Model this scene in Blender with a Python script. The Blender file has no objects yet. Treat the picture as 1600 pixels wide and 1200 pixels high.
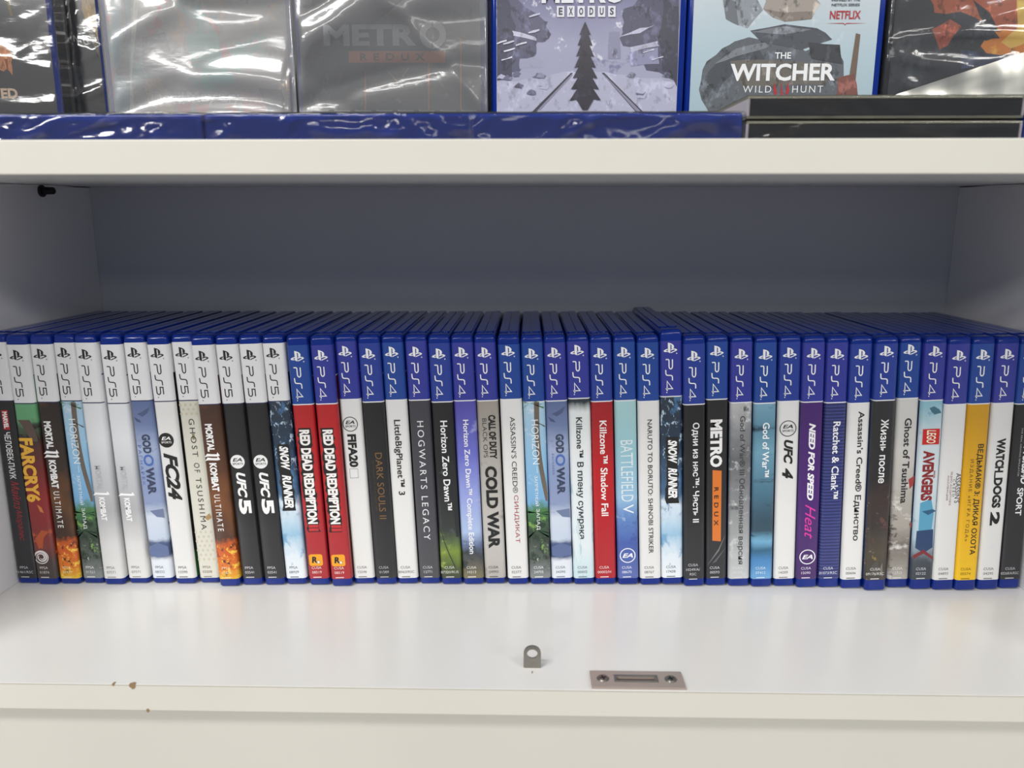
import bpy, bmesh, math, random
import numpy as np
from mathutils import Vector, Matrix
from mathutils.geometry import tessellate_polygon

C = bpy.context.scene.collection
SC = bpy.context.scene
ZS = 0.85                       # height of the lower board above the shop floor (metres)
MM = 0.001

# ------------------------------------------------------------------ camera
def make_camera():
    p, y, r = math.radians(11.7), math.radians(1.2), math.radians(0.03)
    f = Vector((-math.sin(y) * math.cos(p), math.cos(y) * math.cos(p), -math.sin(p)))
    rt = Vector((math.cos(y), math.sin(y), 0))
    up = rt.cross(f)
    r2 = rt * math.cos(r) + up * math.sin(r)
    u2 = up * math.cos(r) - rt * math.sin(r)
    cam = bpy.data.cameras.new('camera')
    cam.sensor_fit = 'HORIZONTAL'; cam.sensor_width = 36.0; cam.lens = 27.045
    cam.clip_start = 0.01; cam.clip_end = 50
    cam.dof.use_dof = True; cam.dof.focus_distance = 0.515; cam.dof.aperture_fstop = 8.5
    o = bpy.data.objects.new('camera', cam); C.objects.link(o)
    m = Matrix((r2, u2, -f)).transposed().to_4x4()
    m.translation = Vector((0, 0, ZS + 0.2404))
    o.matrix_world = m
    SC.camera = o
make_camera()

# ------------------------------------------------------------------ world, lamps, exposure
w = bpy.data.worlds.new('shop'); SC.world = w; w.use_nodes = True
bgn = w.node_tree.nodes['Background']
bgn.inputs[0].default_value = (0.80, 0.88, 1.0, 1); bgn.inputs[1].default_value = 0.36

def area(name, loc, size, power, target, col=(1, 0.985, 0.96)):
    l = bpy.data.lights.new(name, 'AREA'); l.shape = 'RECTANGLE'; l.size, l.size_y = size
    l.energy = power; l.color = col
    o = bpy.data.objects.new(name, l); C.objects.link(o)
    o.location = loc
    o.rotation_euler = (Vector(target) - Vector(loc)).to_track_quat('-Z', 'Y').to_euler()
# ceiling panels of the shop, in rows across the aisle, plus two added side fills
area('ceiling_panel_far', (0.9, -2.25, ZS + 1.58), (1.3, 0.30), 26, (0.9, -2.25, 0))
area('ceiling_panel_far_b', (-1.2, -2.25, ZS + 1.58), (1.3, 0.30), 30, (-1.2, -2.25, 0))
area('ceiling_panel_near', (-0.85, -0.55, ZS + 1.58), (1.0, 0.30), 26, (-0.85, -0.55, 0))
area('ceiling_panel_near_b', (1.15, -0.75, ZS + 1.58), (0.6, 0.30), 9, (1.15, -0.75, 0))
area('added_fill_left', (-2.5, -3.2, ZS + 1.58), (0.6, 0.9), 110, (-2.5, -3.2, 0))  # added fill lamp, brightens the right inner wall
area('added_fill_right', (2.4, -2.4, ZS + 1.58), (0.6, 0.9), 55, (2.4, -2.4, 0))  # added fill lamp, brightens the left inner wall
area('ceiling_panel_rear', (0.3, -4.7, ZS + 1.58), (1.6, 1.2), 40, (0.3, -4.7, 0))

SC.view_settings.view_transform = 'Standard'; SC.view_settings.look = 'None'
SC.view_settings.exposure = -0.12; SC.view_settings.gamma = 1.0
SC.view_settings.use_curve_mapping = False

# ------------------------------------------------------------------ materials
def lin(c):
    if isinstance(c, str):
        c = [int(c[i:i + 2], 16) / 255 for i in (0, 2, 4)]
    else:
        c = [v / 255 for v in c]
    return tuple((v / 12.92 if v <= 0.04045 else ((v + 0.055) / 1.055) ** 2.4) for v in c) + (1.0,)

MATS = {}
def mat(name, col, rough=0.5, coat=0.0, metal=0.0, spec=0.5, coat_rough=0.15):
    if name in MATS: return MATS[name]
    m = bpy.data.materials.new(name); m.use_nodes = True
    b = m.node_tree.nodes['Principled BSDF']
    b.inputs['Base Color'].default_value = lin(col)
    b.inputs['Roughness'].default_value = rough
    b.inputs['Metallic'].default_value = metal
    b.inputs['Specular IOR Level'].default_value = spec
    b.inputs['Coat Weight'].default_value = coat
    b.inputs['Coat Roughness'].default_value = coat_rough
    MATS[name] = m
    return m

def ink(col):
    k = col if isinstance(col, str) else '%02x%02x%02x' % tuple(col)
    return mat('ink_' + k, col, 0.45, 0.3)

def printed(col):
    """Printed picture ink: the colour broken by grain and brush-like mottling."""
    k = 'printed_' + col
    if k in MATS: return MATS[k]
    c = [int(col[i:i + 2], 16) for i in (0, 2, 4)]
    br = sum(c) > 480
    hi = tuple(min(255, int(v * (1.06 if br else 1.25) + 10)) for v in c); lo = tuple(int(v * (0.88 if br else 0.72)) for v in c)
    return art(k, [(0, c), (1, c)], spots=[(hi, 110, 0.54, -1, 2, 0.10), (lo, 160, 0.56, -1, 2, 0.08)], stretch=(1, 1, 0.8), coat=0.3)

def nd(nt, t, **kw):
    n = nt.nodes.new(t)
    for k, v in kw.items(): setattr(n, k, v)
    return n

def melamine(name, col, rough, bump=0.02, tint=0.03, coat=0.0):
    m = mat(name, col, rough, coat)
    nt = m.node_tree; b = nt.nodes['Principled BSDF']
    tc = nd(nt, 'ShaderNodeTexCoord')
    n1 = nd(nt, 'ShaderNodeTexNoise'); n1.inputs['Scale'].default_value = 9; n1.inputs['Detail'].default_value = 6
    n2 = nd(nt, 'ShaderNodeTexNoise'); n2.inputs['Scale'].default_value = 900; n2.inputs['Detail'].default_value = 2
    nt.links.new(tc.outputs['Object'], n1.inputs['Vector']); nt.links.new(tc.outputs['Object'], n2.inputs['Vector'])
    cr = nd(nt, 'ShaderNodeValToRGB')
    c = lin(col)
    cr.color_ramp.elements[0].position = 0.35; cr.color_ramp.elements[1].position = 0.65
    cr.color_ramp.elements[0].color = tuple(v * (1 - tint) for v in c[:3]) + (1,)
    cr.color_ramp.elements[1].color = c
    nt.links.new(n1.outputs['Fac'], cr.inputs[0]); nt.links.new(cr.outputs[0], b.inputs['Base Color'])
    bp = nd(nt, 'ShaderNodeBump'); bp.inputs['Strength'].default_value = bump; bp.inputs['Distance'].default_value = 0.0005
    nt.links.new(n2.outputs['Fac'], bp.inputs['Height']); nt.links.new(bp.outputs[0], b.inputs['Normal'])
    return m

def art(name, stops, wob=(60, 0.0), spots=(), coat=0.35, rough=0.4, stretch=(1, 1, 1), axis='Z', span=0.171):
    """Printed artwork: bands of colour up the cover, broken by noise, with scattered patches.
    stops: (height 0..1, colour); spots: (colour, noise scale, threshold, low, high, softness)."""
    if name in MATS: return MATS[name]
    m = mat(name, (128, 128, 128), rough, coat)
    nt = m.node_tree; L = nt.links.new; b = nt.nodes['Principled BSDF']
    tc = nd(nt, 'ShaderNodeTexCoord'); sx = nd(nt, 'ShaderNodeSeparateXYZ')
    L(tc.outputs['Object'], sx.inputs[0])
    mp = nd(nt, 'ShaderNodeMapping'); mp.inputs['Scale'].default_value = stretch
    L(tc.outputs['Object'], mp.inputs['Vector'])
    h = nd(nt, 'ShaderNodeMath', operation='DIVIDE'); L(sx.outputs[axis], h.inputs[0]); h.inputs[1].default_value = span
    nz = nd(nt, 'ShaderNodeTexNoise'); nz.inputs['Scale'].default_value = wob[0]; nz.inputs['Detail'].default_value = 5
    nz.inputs['Roughness'].default_value = 0.6
    L(mp.outputs[0], nz.inputs['Vector'])
    ma = nd(nt, 'ShaderNodeMath', operation='MULTIPLY_ADD'); L(nz.outputs['Fac'], ma.inputs[0]); ma.inputs[1].default_value = wob[1] * 2
    sb = nd(nt, 'ShaderNodeMath', operation='SUBTRACT'); L(h.outputs[0], sb.inputs[0]); sb.inputs[1].default_value = wob[1]
    L(sb.outputs[0], ma.inputs[2])
    cr = nd(nt, 'ShaderNodeValToRGB'); e = cr.color_ramp.elements
    st = sorted(stops, key=lambda s: s[0])
    e[0].position, e[0].color = st[0][0], lin(st[0][1])
    e[1].position, e[1].color = st[-1][0], lin(st[-1][1])
    for p, c in st[1:-1]:
        k = e.new(p); k.color = lin(c)
    L(ma.outputs[0], cr.inputs[0])
    out = cr.outputs[0]
    for i, (col, scale, thr, lo, hi, soft) in enumerate(spots):
        n2 = nd(nt, 'ShaderNodeTexNoise'); n2.inputs['Scale'].default_value = scale; n2.inputs['Detail'].default_value = 4
        n2.inputs['Roughness'].default_value = 0.65
        mo = nd(nt, 'ShaderNodeMapping'); mo.inputs['Location'].default_value = (i * 3.1 + 0.7, i * 1.7, i * 2.3); mo.inputs['Scale'].default_value = stretch
        L(tc.outputs['Object'], mo.inputs['Vector']); L(mo.outputs[0], n2.inputs['Vector'])
        r1 = nd(nt, 'ShaderNodeMapRange'); r1.inputs[1].default_value = thr; r1.inputs[2].default_value = thr + soft
        L(n2.outputs['Fac'], r1.inputs[0])
        r2 = nd(nt, 'ShaderNodeMapRange'); r2.inputs[1].default_value = lo - 0.02; r2.inputs[2].default_value = lo + 0.02
        r3 = nd(nt, 'ShaderNodeMapRange'); r3.inputs[1].default_value = hi + 0.02; r3.inputs[2].default_value = hi - 0.02
        L(ma.outputs[0], r2.inputs[0]); L(ma.outputs[0], r3.inputs[0])
        m1 = nd(nt, 'ShaderNodeMath', operation='MULTIPLY'); L(r1.outputs[0], m1.inputs[0]); L(r2.outputs[0], m1.inputs[1])
        m2 = nd(nt, 'ShaderNodeMath', operation='MULTIPLY'); L(m1.outputs[0], m2.inputs[0]); L(r3.outputs[0], m2.inputs[1])
        mx = nd(nt, 'ShaderNodeMix', data_type='RGBA'); L(m2.outputs[0], mx.inputs[0]); L(out, mx.inputs[6])
        mx.inputs[7].default_value = lin(col)
        out = mx.outputs[2]
    L(out, b.inputs['Base Color'])
    return m

def wrap_material(name, white_haze=0.03, rough=0.07, ior=1.9, rough2=None):
    m = bpy.data.materials.new(name); m.use_nodes = True
    nt = m.node_tree; L = nt.links.new
    for n in list(nt.nodes): nt.nodes.remove(n)
    o = nd(nt, 'ShaderNodeOutputMaterial'); tr = nd(nt, 'ShaderNodeBsdfTransparent'); gl = nd(nt, 'ShaderNodeBsdfGlossy')
    gl.inputs['Roughness'].default_value = rough
    df = nd(nt, 'ShaderNodeBsdfDiffuse'); df.inputs['Color'].default_value = (0.9, 0.9, 0.92, 1)
    fr = nd(nt, 'ShaderNodeFresnel'); fr.inputs['IOR'].default_value = ior
    tc = nd(nt, 'ShaderNodeTexCoord'); nz = nd(nt, 'ShaderNodeTexNoise'); nz.inputs['Scale'].default_value = 160; nz.inputs['Detail'].default_value = 3
    mp = nd(nt, 'ShaderNodeMapping'); mp.inputs['Scale'].default_value = (1, 0.35, 1)
    L(tc.outputs['Object'], mp.inputs[0]); L(mp.outputs[0], nz.inputs['Vector'])
    bp = nd(nt, 'ShaderNodeBump'); bp.inputs['Strength'].default_value = 0.15; bp.inputs['Distance'].default_value = 0.001
    L(nz.outputs['Fac'], bp.inputs['Height']); L(bp.outputs[0], gl.inputs['Normal'])
    m1 = nd(nt, 'ShaderNodeMixShader'); m1.inputs[0].default_value = white_haze; L(tr.outputs[0], m1.inputs[1]); L(df.outputs[0], m1.inputs[2])  # diffuse white in the film: crumple haze, raised to imitate glare
    m2 = nd(nt, 'ShaderNodeMixShader'); L(fr.outputs[0], m2.inputs[0]); L(m1.outputs[0], m2.inputs[1]); L(gl.outputs[0], m2.inputs[2])
    if rough2:
        g2 = nd(nt, 'ShaderNodeBsdfGlossy'); g2.inputs['Roughness'].default_value = rough2; L(bp.outputs[0], g2.inputs['Normal'])
        m3 = nd(nt, 'ShaderNodeMixShader'); m3.inputs[0].default_value = 0.55; L(gl.outputs[0], m3.inputs[1]); L(g2.outputs[0], m3.inputs[2])
        L(m3.outputs[0], m2.inputs[2])
    L(m2.outputs[0], o.inputs[0])
    return m

# ------------------------------------------------------------------ mesh helpers
class MB:
    """Collects faces; build() links them as one mesh object."""
    def __init__(self): self.v, self.f, self.m, self.mats = [], [], [], []
    def mi(self, m):
        if m not in self.mats: self.mats.append(m)
        return self.mats.index(m)
    def face(self, pts, m):
        b = len(self.v); self.v += [tuple(p) for p in pts]; self.f.append(tuple(range(b, b + len(pts)))); self.m.append(self.mi(m))
    def faces(self, pts, fs, m):
        b = len(self.v); self.v += [tuple(p) for p in pts]; k = self.mi(m)
        for f in fs: self.f.append(tuple(b + i for i in f)); self.m.append(k)
    def box(self, lo, hi, m):
        x0, y0, z0 = lo; x1, y1, z1 = hi
        p = [(x0, y0, z0), (x1, y0, z0), (x1, y1, z0), (x0, y1, z0), (x0, y0, z1), (x1, y0, z1), (x1, y1, z1), (x0, y1, z1)]
        self.faces(p, [(3, 2, 1, 0), (4, 5, 6, 7), (0, 1, 5, 4), (1, 2, 6, 5), (2, 3, 7, 6), (3, 0, 4, 7)], m)
    def mesh(self, name):
        me = bpy.data.meshes.new(name); me.from_pydata(self.v, [], self.f)
        for m in self.mats: me.materials.append(m)
        me.polygons.foreach_set('material_index', self.m)
        me.update()
        return me
    def build(self, name, parent=None, smooth=False, merge=False):
        me = self.mesh(name)
        if merge:
            bm = bmesh.new(); bm.from_mesh(me); bmesh.ops.remove_doubles(bm, verts=bm.verts, dist=1e-6)
            bmesh.ops.recalc_face_normals(bm, faces=bm.faces); bm.to_mesh(me); bm.free()
        if smooth: me.shade_smooth()
        return link(name, me, parent)

def link(name, me, parent=None):
    o = bpy.data.objects.new(name, me); C.objects.link(o)
    if parent is not None: o.parent = parent
    return o

def thing(name, label, cat, group=None, loc=(0, 0, 0), mesh=None):
    o = bpy.data.objects.new(name, mesh); C.objects.link(o)
    o.location = loc; o['label'] = label; o['category'] = cat
    if group: o['group'] = group
    return o

def bevel(o, wd, seg=2, angle=0.6):
    md = o.modifiers.new('edge', 'BEVEL'); md.width = wd; md.segments = seg; md.limit_method = 'ANGLE'; md.angle_limit = angle
    return o

# text as flat outlines, normalised to a unit box
TXT = {}
def text2d(body, bold=0.0, shear=0.0, space=1.0, res=3):
    k = (body, bold, shear, space, res)
    if k in TXT: return TXT[k]
    cu = bpy.data.curves.new('lettering', 'FONT'); cu.body = body; cu.size = 1.0; cu.shear = shear; cu.offset = bold
    cu.space_character = space; cu.resolution_u = res
    plain = all(ord(ch) < 0x400 for ch in body) and '®' not in body
    cu.fill_mode = 'FRONT' if plain else 'NONE'
    if not plain: cu.offset = 0
    ob = bpy.data.objects.new('lettering', cu)
    me = bpy.data.meshes.new_from_object(ob)
    co = [(p.co.x, p.co.y) for p in me.vertices]
    if plain:                                    # letters without overlapping outlines: filled as they are
        v = np.array(co); f = [tuple(p.vertices) for p in me.polygons]
        bpy.data.objects.remove(ob); bpy.data.curves.remove(cu); bpy.data.meshes.remove(me)
        lo, hi = v.min(0), v.max(0); asp = (hi[0] - lo[0]) / (hi[1] - lo[1])
        TXT[k] = ((v - lo) / (hi - lo), f, asp)
        return TXT[k]
    nxt = {e.vertices[0]: e.vertices[1] for e in me.edges}
    bpy.data.objects.remove(ob); bpy.data.curves.remove(cu); bpy.data.meshes.remove(me)
    loops, seen = [], set()
    for s in nxt:
        if s in seen: continue
        lp, c = [], s
        while c not in seen and c in nxt: seen.add(c); lp.append(c); c = nxt[c]
        if len(lp) > 2: loops.append([co[i] for i in lp])
    def area2(l): return sum(l[i - 1][0] * l[i][1] - l[i][0] * l[i - 1][1] for i in range(len(l))) / 2
    def inside(p, l):
        r = False
        for i in range(len(l)):
            (x0, y0), (x1, y1) = l[i - 1], l[i]
            if (y0 > p[1]) != (y1 > p[1]) and p[0] < (x1 - x0) * (p[1] - y0) / (y1 - y0) + x0: r = not r
        return r
    ar = [area2(l) for l in loops]; holes = {}; ishole = set()
    for i in sorted(range(len(loops)), key=lambda i: -abs(ar[i])):
        l = loops[i]
        inn = [j for j in range(len(loops)) if abs(ar[j]) > abs(ar[i]) and all(inside(p, loops[j]) for p in l[::max(1, len(l) // 6)])]
        if inn:
            j = min(inn, key=lambda j: abs(ar[j]))
            if ar[i] * ar[j] < 0 and j not in ishole: holes.setdefault(j, []).append(i); ishole.add(i)
    b_ = min(bold, 0.017)
    if b_ > 0:                                   # fatten the strokes a little
        for i, l in enumerate(loops):
            sgn = (1 if ar[i] > 0 else -1) * (-1 if i in ishole else 1); out = []
            l = [p for k, p in enumerate(l) if math.dist(p, l[k - 1]) > 1e-5]; n = len(l)
            for k in range(n):
                p, c, q = np.array(l[k - 1]), np.array(l[k]), np.array(l[(k + 1) % n])
                d0 = (c - p) / np.linalg.norm(c - p); d1 = (q - c) / np.linalg.norm(q - c)
                n0 = np.array((d0[1], -d0[0])); n1 = np.array((d1[1], -d1[0])); m_ = n0 + n1
                m_ = m_ / max(np.linalg.norm(m_), 1e-6); m_ = m_ / max(0.6, float(m_ @ n0))
                out.append(tuple(c + m_ * b_ * sgn))
            loops[i] = out
    v, f = [], []
    for i, l in enumerate(loops):
        if i in ishole: continue
        grp = [l] + [loops[j] for j in holes.get(i, [])]
        tr = tessellate_polygon([[Vector((x, y, 0)) for x, y in g] for g in grp])
        b0 = len(v)
        for g in grp: v += g
        f += [tuple(b0 + k for k in q) for q in tr]
    v = np.array(v)
    lo, hi = v.min(0), v.max(0)
    asp = (hi[0] - lo[0]) / (hi[1] - lo[1])
    v = (v - lo) / (hi - lo)
    TXT[k] = (v, f, asp)
    return TXT[k]

def disc2d(n=40, r=1.0):
    return [(r * math.cos(2 * math.pi * i / n), r * math.sin(2 * math.pi * i / n)) for i in range(n)]

def stroke2d(pts, wd):
    """Outline quads for a polyline with mitred joints; returns list of quads."""
    P = [np.array(p, float) for p in pts]; n = len(P); nr = []
    for i in range(n):
        d = []
        if i > 0: a = P[i] - P[i - 1]; d.append(a / np.linalg.norm(a))
        if i < n - 1: a = P[i + 1] - P[i]; d.append(a / np.linalg.norm(a))
        t = sum(d); t = t / np.linalg.norm(t); nn = np.array((-t[1], t[0]))
        k = 1 / max(0.6, abs(nn @ np.array((-d[0][1], d[0][0]))))
        nr.append(nn * k * wd / 2)
    return [[tuple(P[i] + nr[i]), tuple(P[i] - nr[i]), tuple(P[i + 1] - nr[i + 1]), tuple(P[i + 1] + nr[i + 1])] for i in range(n - 1)]

class Plane2D:
    """Prints flat shapes on a plane: to3(a, b, layer) gives the point."""
    def __init__(self, to3): self.to3 = to3
    def poly(self, mb, pts, m, layer=1): mb.face([self.to3(a, b, layer) for a, b in pts], m)
    def text(self, mb, body, o, ex, ey, m, layer=2, **kw):
        """o: corner where the text box starts; ex: vector along the reading direction; ey: vector up the letters."""
        v, f, _ = text2d(body, **kw)
        mb.faces([self.to3(o[0] + x * ex[0] + y * ey[0], o[1] + x * ex[1] + y * ey[1], layer) for x, y in v], f, m)
    def ring(self, mb, c, r0, r1, m, layer=2, n=44):
        a, b = disc2d(n, r0), disc2d(n, r1)
        for i in range(n):
            j = (i + 1) % n
            self.poly(mb, [(c[0] + a[i][0], c[1] + a[i][1]), (c[0] + b[i][0], c[1] + b[i][1]), (c[0] + b[j][0], c[1] + b[j][1]), (c[0] + a[j][0], c[1] + a[j][1])], m, layer)
    def disc(self, mb, c, r, m, layer=1, n=44, ry=None):
        self.poly(mb, [(c[0] + x * r, c[1] + y * (ry or r)) for x, y in disc2d(n)], m, layer)

# ------------------------------------------------------------------ the cabinet
M_board = melamine('white_melamine', (232, 231, 228), 0.26, coat=0.15)
M_edge = melamine('white_edge_band', (224, 221, 211), 0.45)
M_panel = melamine('white_side_panel', (230, 230, 232), 0.5)
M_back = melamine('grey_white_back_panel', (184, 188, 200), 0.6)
M_drawer = melamine('white_drawer_front', (218, 215, 206), 0.45)
M_floor = melamine('shop_floor_tile', (132, 128, 120), 0.5)
M_steel = mat('steel', (150, 146, 140), 0.32, metal=1.0)
M_blade = mat('worn_steel', (178, 164, 156), 0.42, metal=0.35)
M_dark = mat('dark_metal', (38, 38, 44), 0.35, metal=0.6)
M_hole = mat('dark_hole', (70, 52, 34), 0.8)
M_chip = mat('bare_chipboard', (150, 126, 92), 0.9)

XL, XR = -0.3488, 0.3340      # inner faces of the lower compartment
OL, OR_ = -0.56, 0.56           # ends of the whole cabinet
YF, YB = 0.3650, 0.6230

fl = MB(); fl.box((-3, -6.0, -0.05), (3, 0.9, 0.0), M_floor); fl = fl.build('floor'); fl['kind'] = 'structure'
ce = MB(); ce.box((-3, -6.0, ZS + 1.66), (3, 0.9, ZS + 1.70), melamine('white_ceiling_tile', (214, 214, 212), 0.8)); ce = ce.build('ceiling'); ce['kind'] = 'structure'
wb = MB(); wb.box((-3, 0.66, 0.0), (3, 0.70, ZS + 1.66), melamine('painted_shop_wall', (200, 200, 198), 0.8)); wb = wb.build('wall_back'); wb['kind'] = 'structure'

cab = thing('display_cabinet', 'white melamine shop cabinet whose open compartment holds the long row of game cases', 'cabinet', loc=(0, YB, ZS))
def cpart(name, boxes, m, bw=0.0006, seg=2, parent=None, label=None):
    mb = MB()
    for lo, hi in boxes: mb.box((lo[0], lo[1] - YB, lo[2]), (hi[0], hi[1] - YB, hi[2]), m)
    o = mb.build(name, parent or cab)
    if bw: bevel(o, bw, seg)
    if label: o['label'] = label
    return o
cpart('divider_panel', [((XL - 0.016, YF + 0.001, 0.0), (XL, YB, 0.2622))], M_panel)
cpart('divider_panel', [((XR, YF + 0.001, 0.0), (XR + 0.016, YB, 0.2622))], M_panel)
for o in [q for q in cab.children if q.name.startswith('divider_panel')]:   # tops cut to the slope of the upper board
    for vv in o.data.vertices:
        if vv.co.z > 0.2: vv.co.z += (vv.co.y + YB - YF) * (0.0068 / (YB - YF))
cpart('side_panel', [((OL - 0.016, YF + 0.001, 0.0), (OL, YB, 0.66))], M_panel)
cpart('side_panel', [((OR_, YF + 0.001, 0.0), (OR_ + 0.016, YB, 0.66))], M_panel)
cpart('back_panel', [((OL - 0.016, YB, -0.79), (OR_ + 0.016, YB + 0.006, 0.66))], M_back, 0)
board = cpart('bottom_board', [((OL - 0.03, YF, -0.0155), (OR_ + 0.03, YB, 0.0))], M_board, 0.0005)
board.data.materials.append(M_edge)
for p in board.data.polygons:
    if p.normal.y < -0.9: p.material_index = 1
cpart('carcass', [((OL - 0.016, YF + 0.03, -0.79), (OL, YB, -0.0155)), ((OR_, YF + 0.03, -0.79), (OR_ + 0.016, YB, -0.0155)),
                  ((OL, YF + 0.03, -0.79), (OR_, YB, -0.774))], M_panel)
cpart('plinth', [((OL - 0.016, YF + 0.05, -0.85), (OR_ + 0.016, YB, -0.79))], M_panel)
cpart('drawer_front', [((OL - 0.028, YF + 0.0065, -0.40), (OR_ + 0.028, YF + 0.0245, -0.0175))], M_drawer, 0.0008)
cpart('drawer_front', [((OL - 0.028, YF + 0.0065, -0.785), (OR_ + 0.028, YF + 0.0245, -0.403))], M_drawer, 0.0008)

seam = MB(); seam.face([(OL - 0.03, YF - YB - 0.00006, -0.0005), (OR_ + 0.03, YF - YB - 0.00006, -0.0005), (OR_ + 0.03, YF - YB - 0.00006, -0.00012), (OL - 0.03, YF - YB - 0.00006, -0.00012)], ink('a8a092'))
seam.build('edge_seam', cab)['label'] = 'thin grimy glue line along the front edge'
# chips knocked out of the front edge band
def chip(x, z, r, seed, top=True):
    rnd = random.Random(seed); mb = MB(); n = 11; y0 = YF - YB - 0.00012
    pts = [(r * (0.75 + 0.4 * rnd.random()) * math.cos(2 * math.pi * i / n), 1.1 * r * (0.75 + 0.4 * rnd.random()) * math.sin(2 * math.pi * i / n)) for i in range(n)]
    fr, tp = [], []
    for a, b in pts:
        fr.append((x + a, y0, min(z + b, 0.00005)))
    mb.face(fr, M_chip)
    if top:
        mb.face([(x + a * 0.95, y0 + (0.0012 * (1 + b / r) if b > 0 else 0.0), 0.00007) for a, b in pts], M_chip)
    o = mb.build('edge_chip', cab); o['label'] = 'bare brown chip in the front edge'
chip(-0.2100, -0.0004, 0.0019, 3); chip(-0.2205, -0.0001, 0.0008, 5); chip(-0.2032, -0.0152, 0.0011, 7, False)

# round shelf pin in the side panel, under the upper board
def cyl(mb, c, ax, r, l, m, n=24, r2=None):
    """Closed cylinder from c along ax (unit) for l."""
    ax = Vector(ax); u = ax.orthogonal().normalized(); v = ax.cross(u); c = Vector(c); r2 = r if r2 is None else r2
    a = [c + (u * math.cos(t) + v * math.sin(t)) * r for t in [2 * math.pi * i / n for i in range(n)]]
    b = [c + ax * l + (u * math.cos(t) + v * math.sin(t)) * r2 for t in [2 * math.pi * i / n for i in range(n)]]
    mb.faces(a + b, [tuple(range(n - 1, -1, -1)), tuple(range(n, 2 * n))] + [(i, (i + 1) % n, n + (i + 1) % n, n + i) for i in range(n)], m)
pin = MB()
cyl(pin, (XL, 0.5595 - YB, 0.2638), (1, 0, 0), 0.0042, 0.0018, M_dark)
cyl(pin, (XL + 0.0018, 0.5595 - YB, 0.2640), (1, 0, 0), 0.0027, 0.0075, M_dark, r2=0.0025)
cyl(pin, (XL + 0.0093, 0.5595 - YB, 0.2640), (1, 0, 0), 0.0025, 0.0009, M_dark, r2=0.0014)
pin = bevel(pin.build('shelf_pin', cab), 0.0004, 2); pin['label'] = 'small dark shelf pin in the side panel'

# lock eye: an upright steel tab with a round hole
def lock_eye():
    mb = MB(); n = 28; wd, hz, r0 = 0.0048, 0.0086, 0.0029; t = 0.0011
    cx, cy = 0.0032, 0.3859 - YB
    out = [(wd * math.cos(math.pi * i / n), hz + wd * math.sin(math.pi * i / n)) for i in range(n + 1)] + [(-wd, 0.0), (wd, 0.0)]
    # ring of quads between the hole and the outline, sampled by angle
    k = 48; inner, outer = [], []
    for i in range(k):
        a = 2 * math.pi * i / k - math.pi / 2 + 1e-4
        d = (math.cos(a), math.sin(a)); inner.append((r0 * d[0], hz + r0 * 0.92 * d[1]))
        if d[1] >= 0: outer.append((wd * d[0], hz + wd * d[1]))
        else:
            s = min(wd / abs(d[0]) if abs(d[0]) > 1e-6 else 9, hz / abs(d[1]))
            outer.append((s * d[0], hz + s * d[1]))
    for y, fl_ in ((cy - t / 2, False), (cy + t / 2, True)):
        for i in range(k):
            j = (i + 1) % k
            q = [(cx + p[0], y, p[1]) for p in (outer[i], outer[j], inner[j], inner[i])]
            mb.face(q[::-1] if fl_ else q, M_steel)
    for i in range(k):
        j = (i + 1) % k
        for s, flip in ((outer, True), (inner, False)):
            q = [(cx + s[i][0], cy - t / 2, s[i][1]), (cx + s[j][0], cy - t / 2, s[j][1]), (cx + s[j][0], cy + t / 2, s[j][1]), (cx + s[i][0], cy + t / 2, s[i][1])]
            mb.face(q[::-1] if flip else q, M_steel)
    o = mb.build('lock_eye', cab, merge=True); o['label'] = 'upright steel tab with a round hole'
    mk = MB(); mk.face([(cx - 0.0004, cy - 0.0058, 0.00006), (cx + 0.0002, cy - 0.0058, 0.00006), (cx + 0.0004, cy - 0.0036, 0.00006), (cx - 0.0002, cy - 0.0036, 0.00006)], ink('6a655c'))
    mk.build('pencil_mark', cab)
lock_eye()

# slotted strike plate, with its two screws
def strike_plate():
    x0, x1, y0, y1, t = 0.0346, 0.0842, 0.3664 - YB, 0.3812 - YB, 0.0016
    sx0, sx1, sy0, sy1 = 0.0488, 0.0690, 0.3722 - YB, 0.3756 - YB
    mb = MB()
    for lo, hi in (((x0, y0), (x1, sy0)), ((x0, sy1), (x1, y1)), ((x0, sy0), (sx0, sy1)), ((sx1, sy0), (x1, sy1))):
        mb.box((lo[0], lo[1], 0.0001), (hi[0], hi[1], t), M_blade)
    o = mb.build('strike_plate', cab); o['label'] = 'worn slotted steel strike plate'
    # raised lip around the slot
    lp = MB(); g = 0.0016
    for lo, hi in (((sx0 - g, sy0 - g), (sx1 + g, sy0)), ((sx0 - g, sy1), (sx1 + g, sy1 + g)), ((sx0 - g, sy0), (sx0, sy1)), ((sx1, sy0), (sx1 + g, sy1))):
        lp.box((lo[0], lo[1], t), (hi[0], hi[1], t + 0.0004), M_steel)
    bevel(lp.build('slot_lip', o), 0.0003, 2)
    sl = MB(); sl.box((sx0, sy0, 0.00005), (sx1, sy1, 0.0003), M_hole); sl.build('slot', o)
    for sx in (0.0412, 0.0775):
        s = MB(); c = (sx, 0.3739 - YB, t)
        cyl(s, c, (0, 0, 1), 0.0034, 0.0006, M_steel, r2=0.0027)
        z = t + 0.00062
        for a in (0.3, 0.3 + math.pi / 2):
            d = np.array((math.cos(a), math.sin(a))) * 0.0019; e = np.array((-d[1], d[0])) * 0.22
            s.face([(c[0] + p[0], c[1] + p[1], z) for p in (d + e, -d + e, -d - e, d - e)], M_dark)
        s.build('screw', o)
strike_plate()

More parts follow.
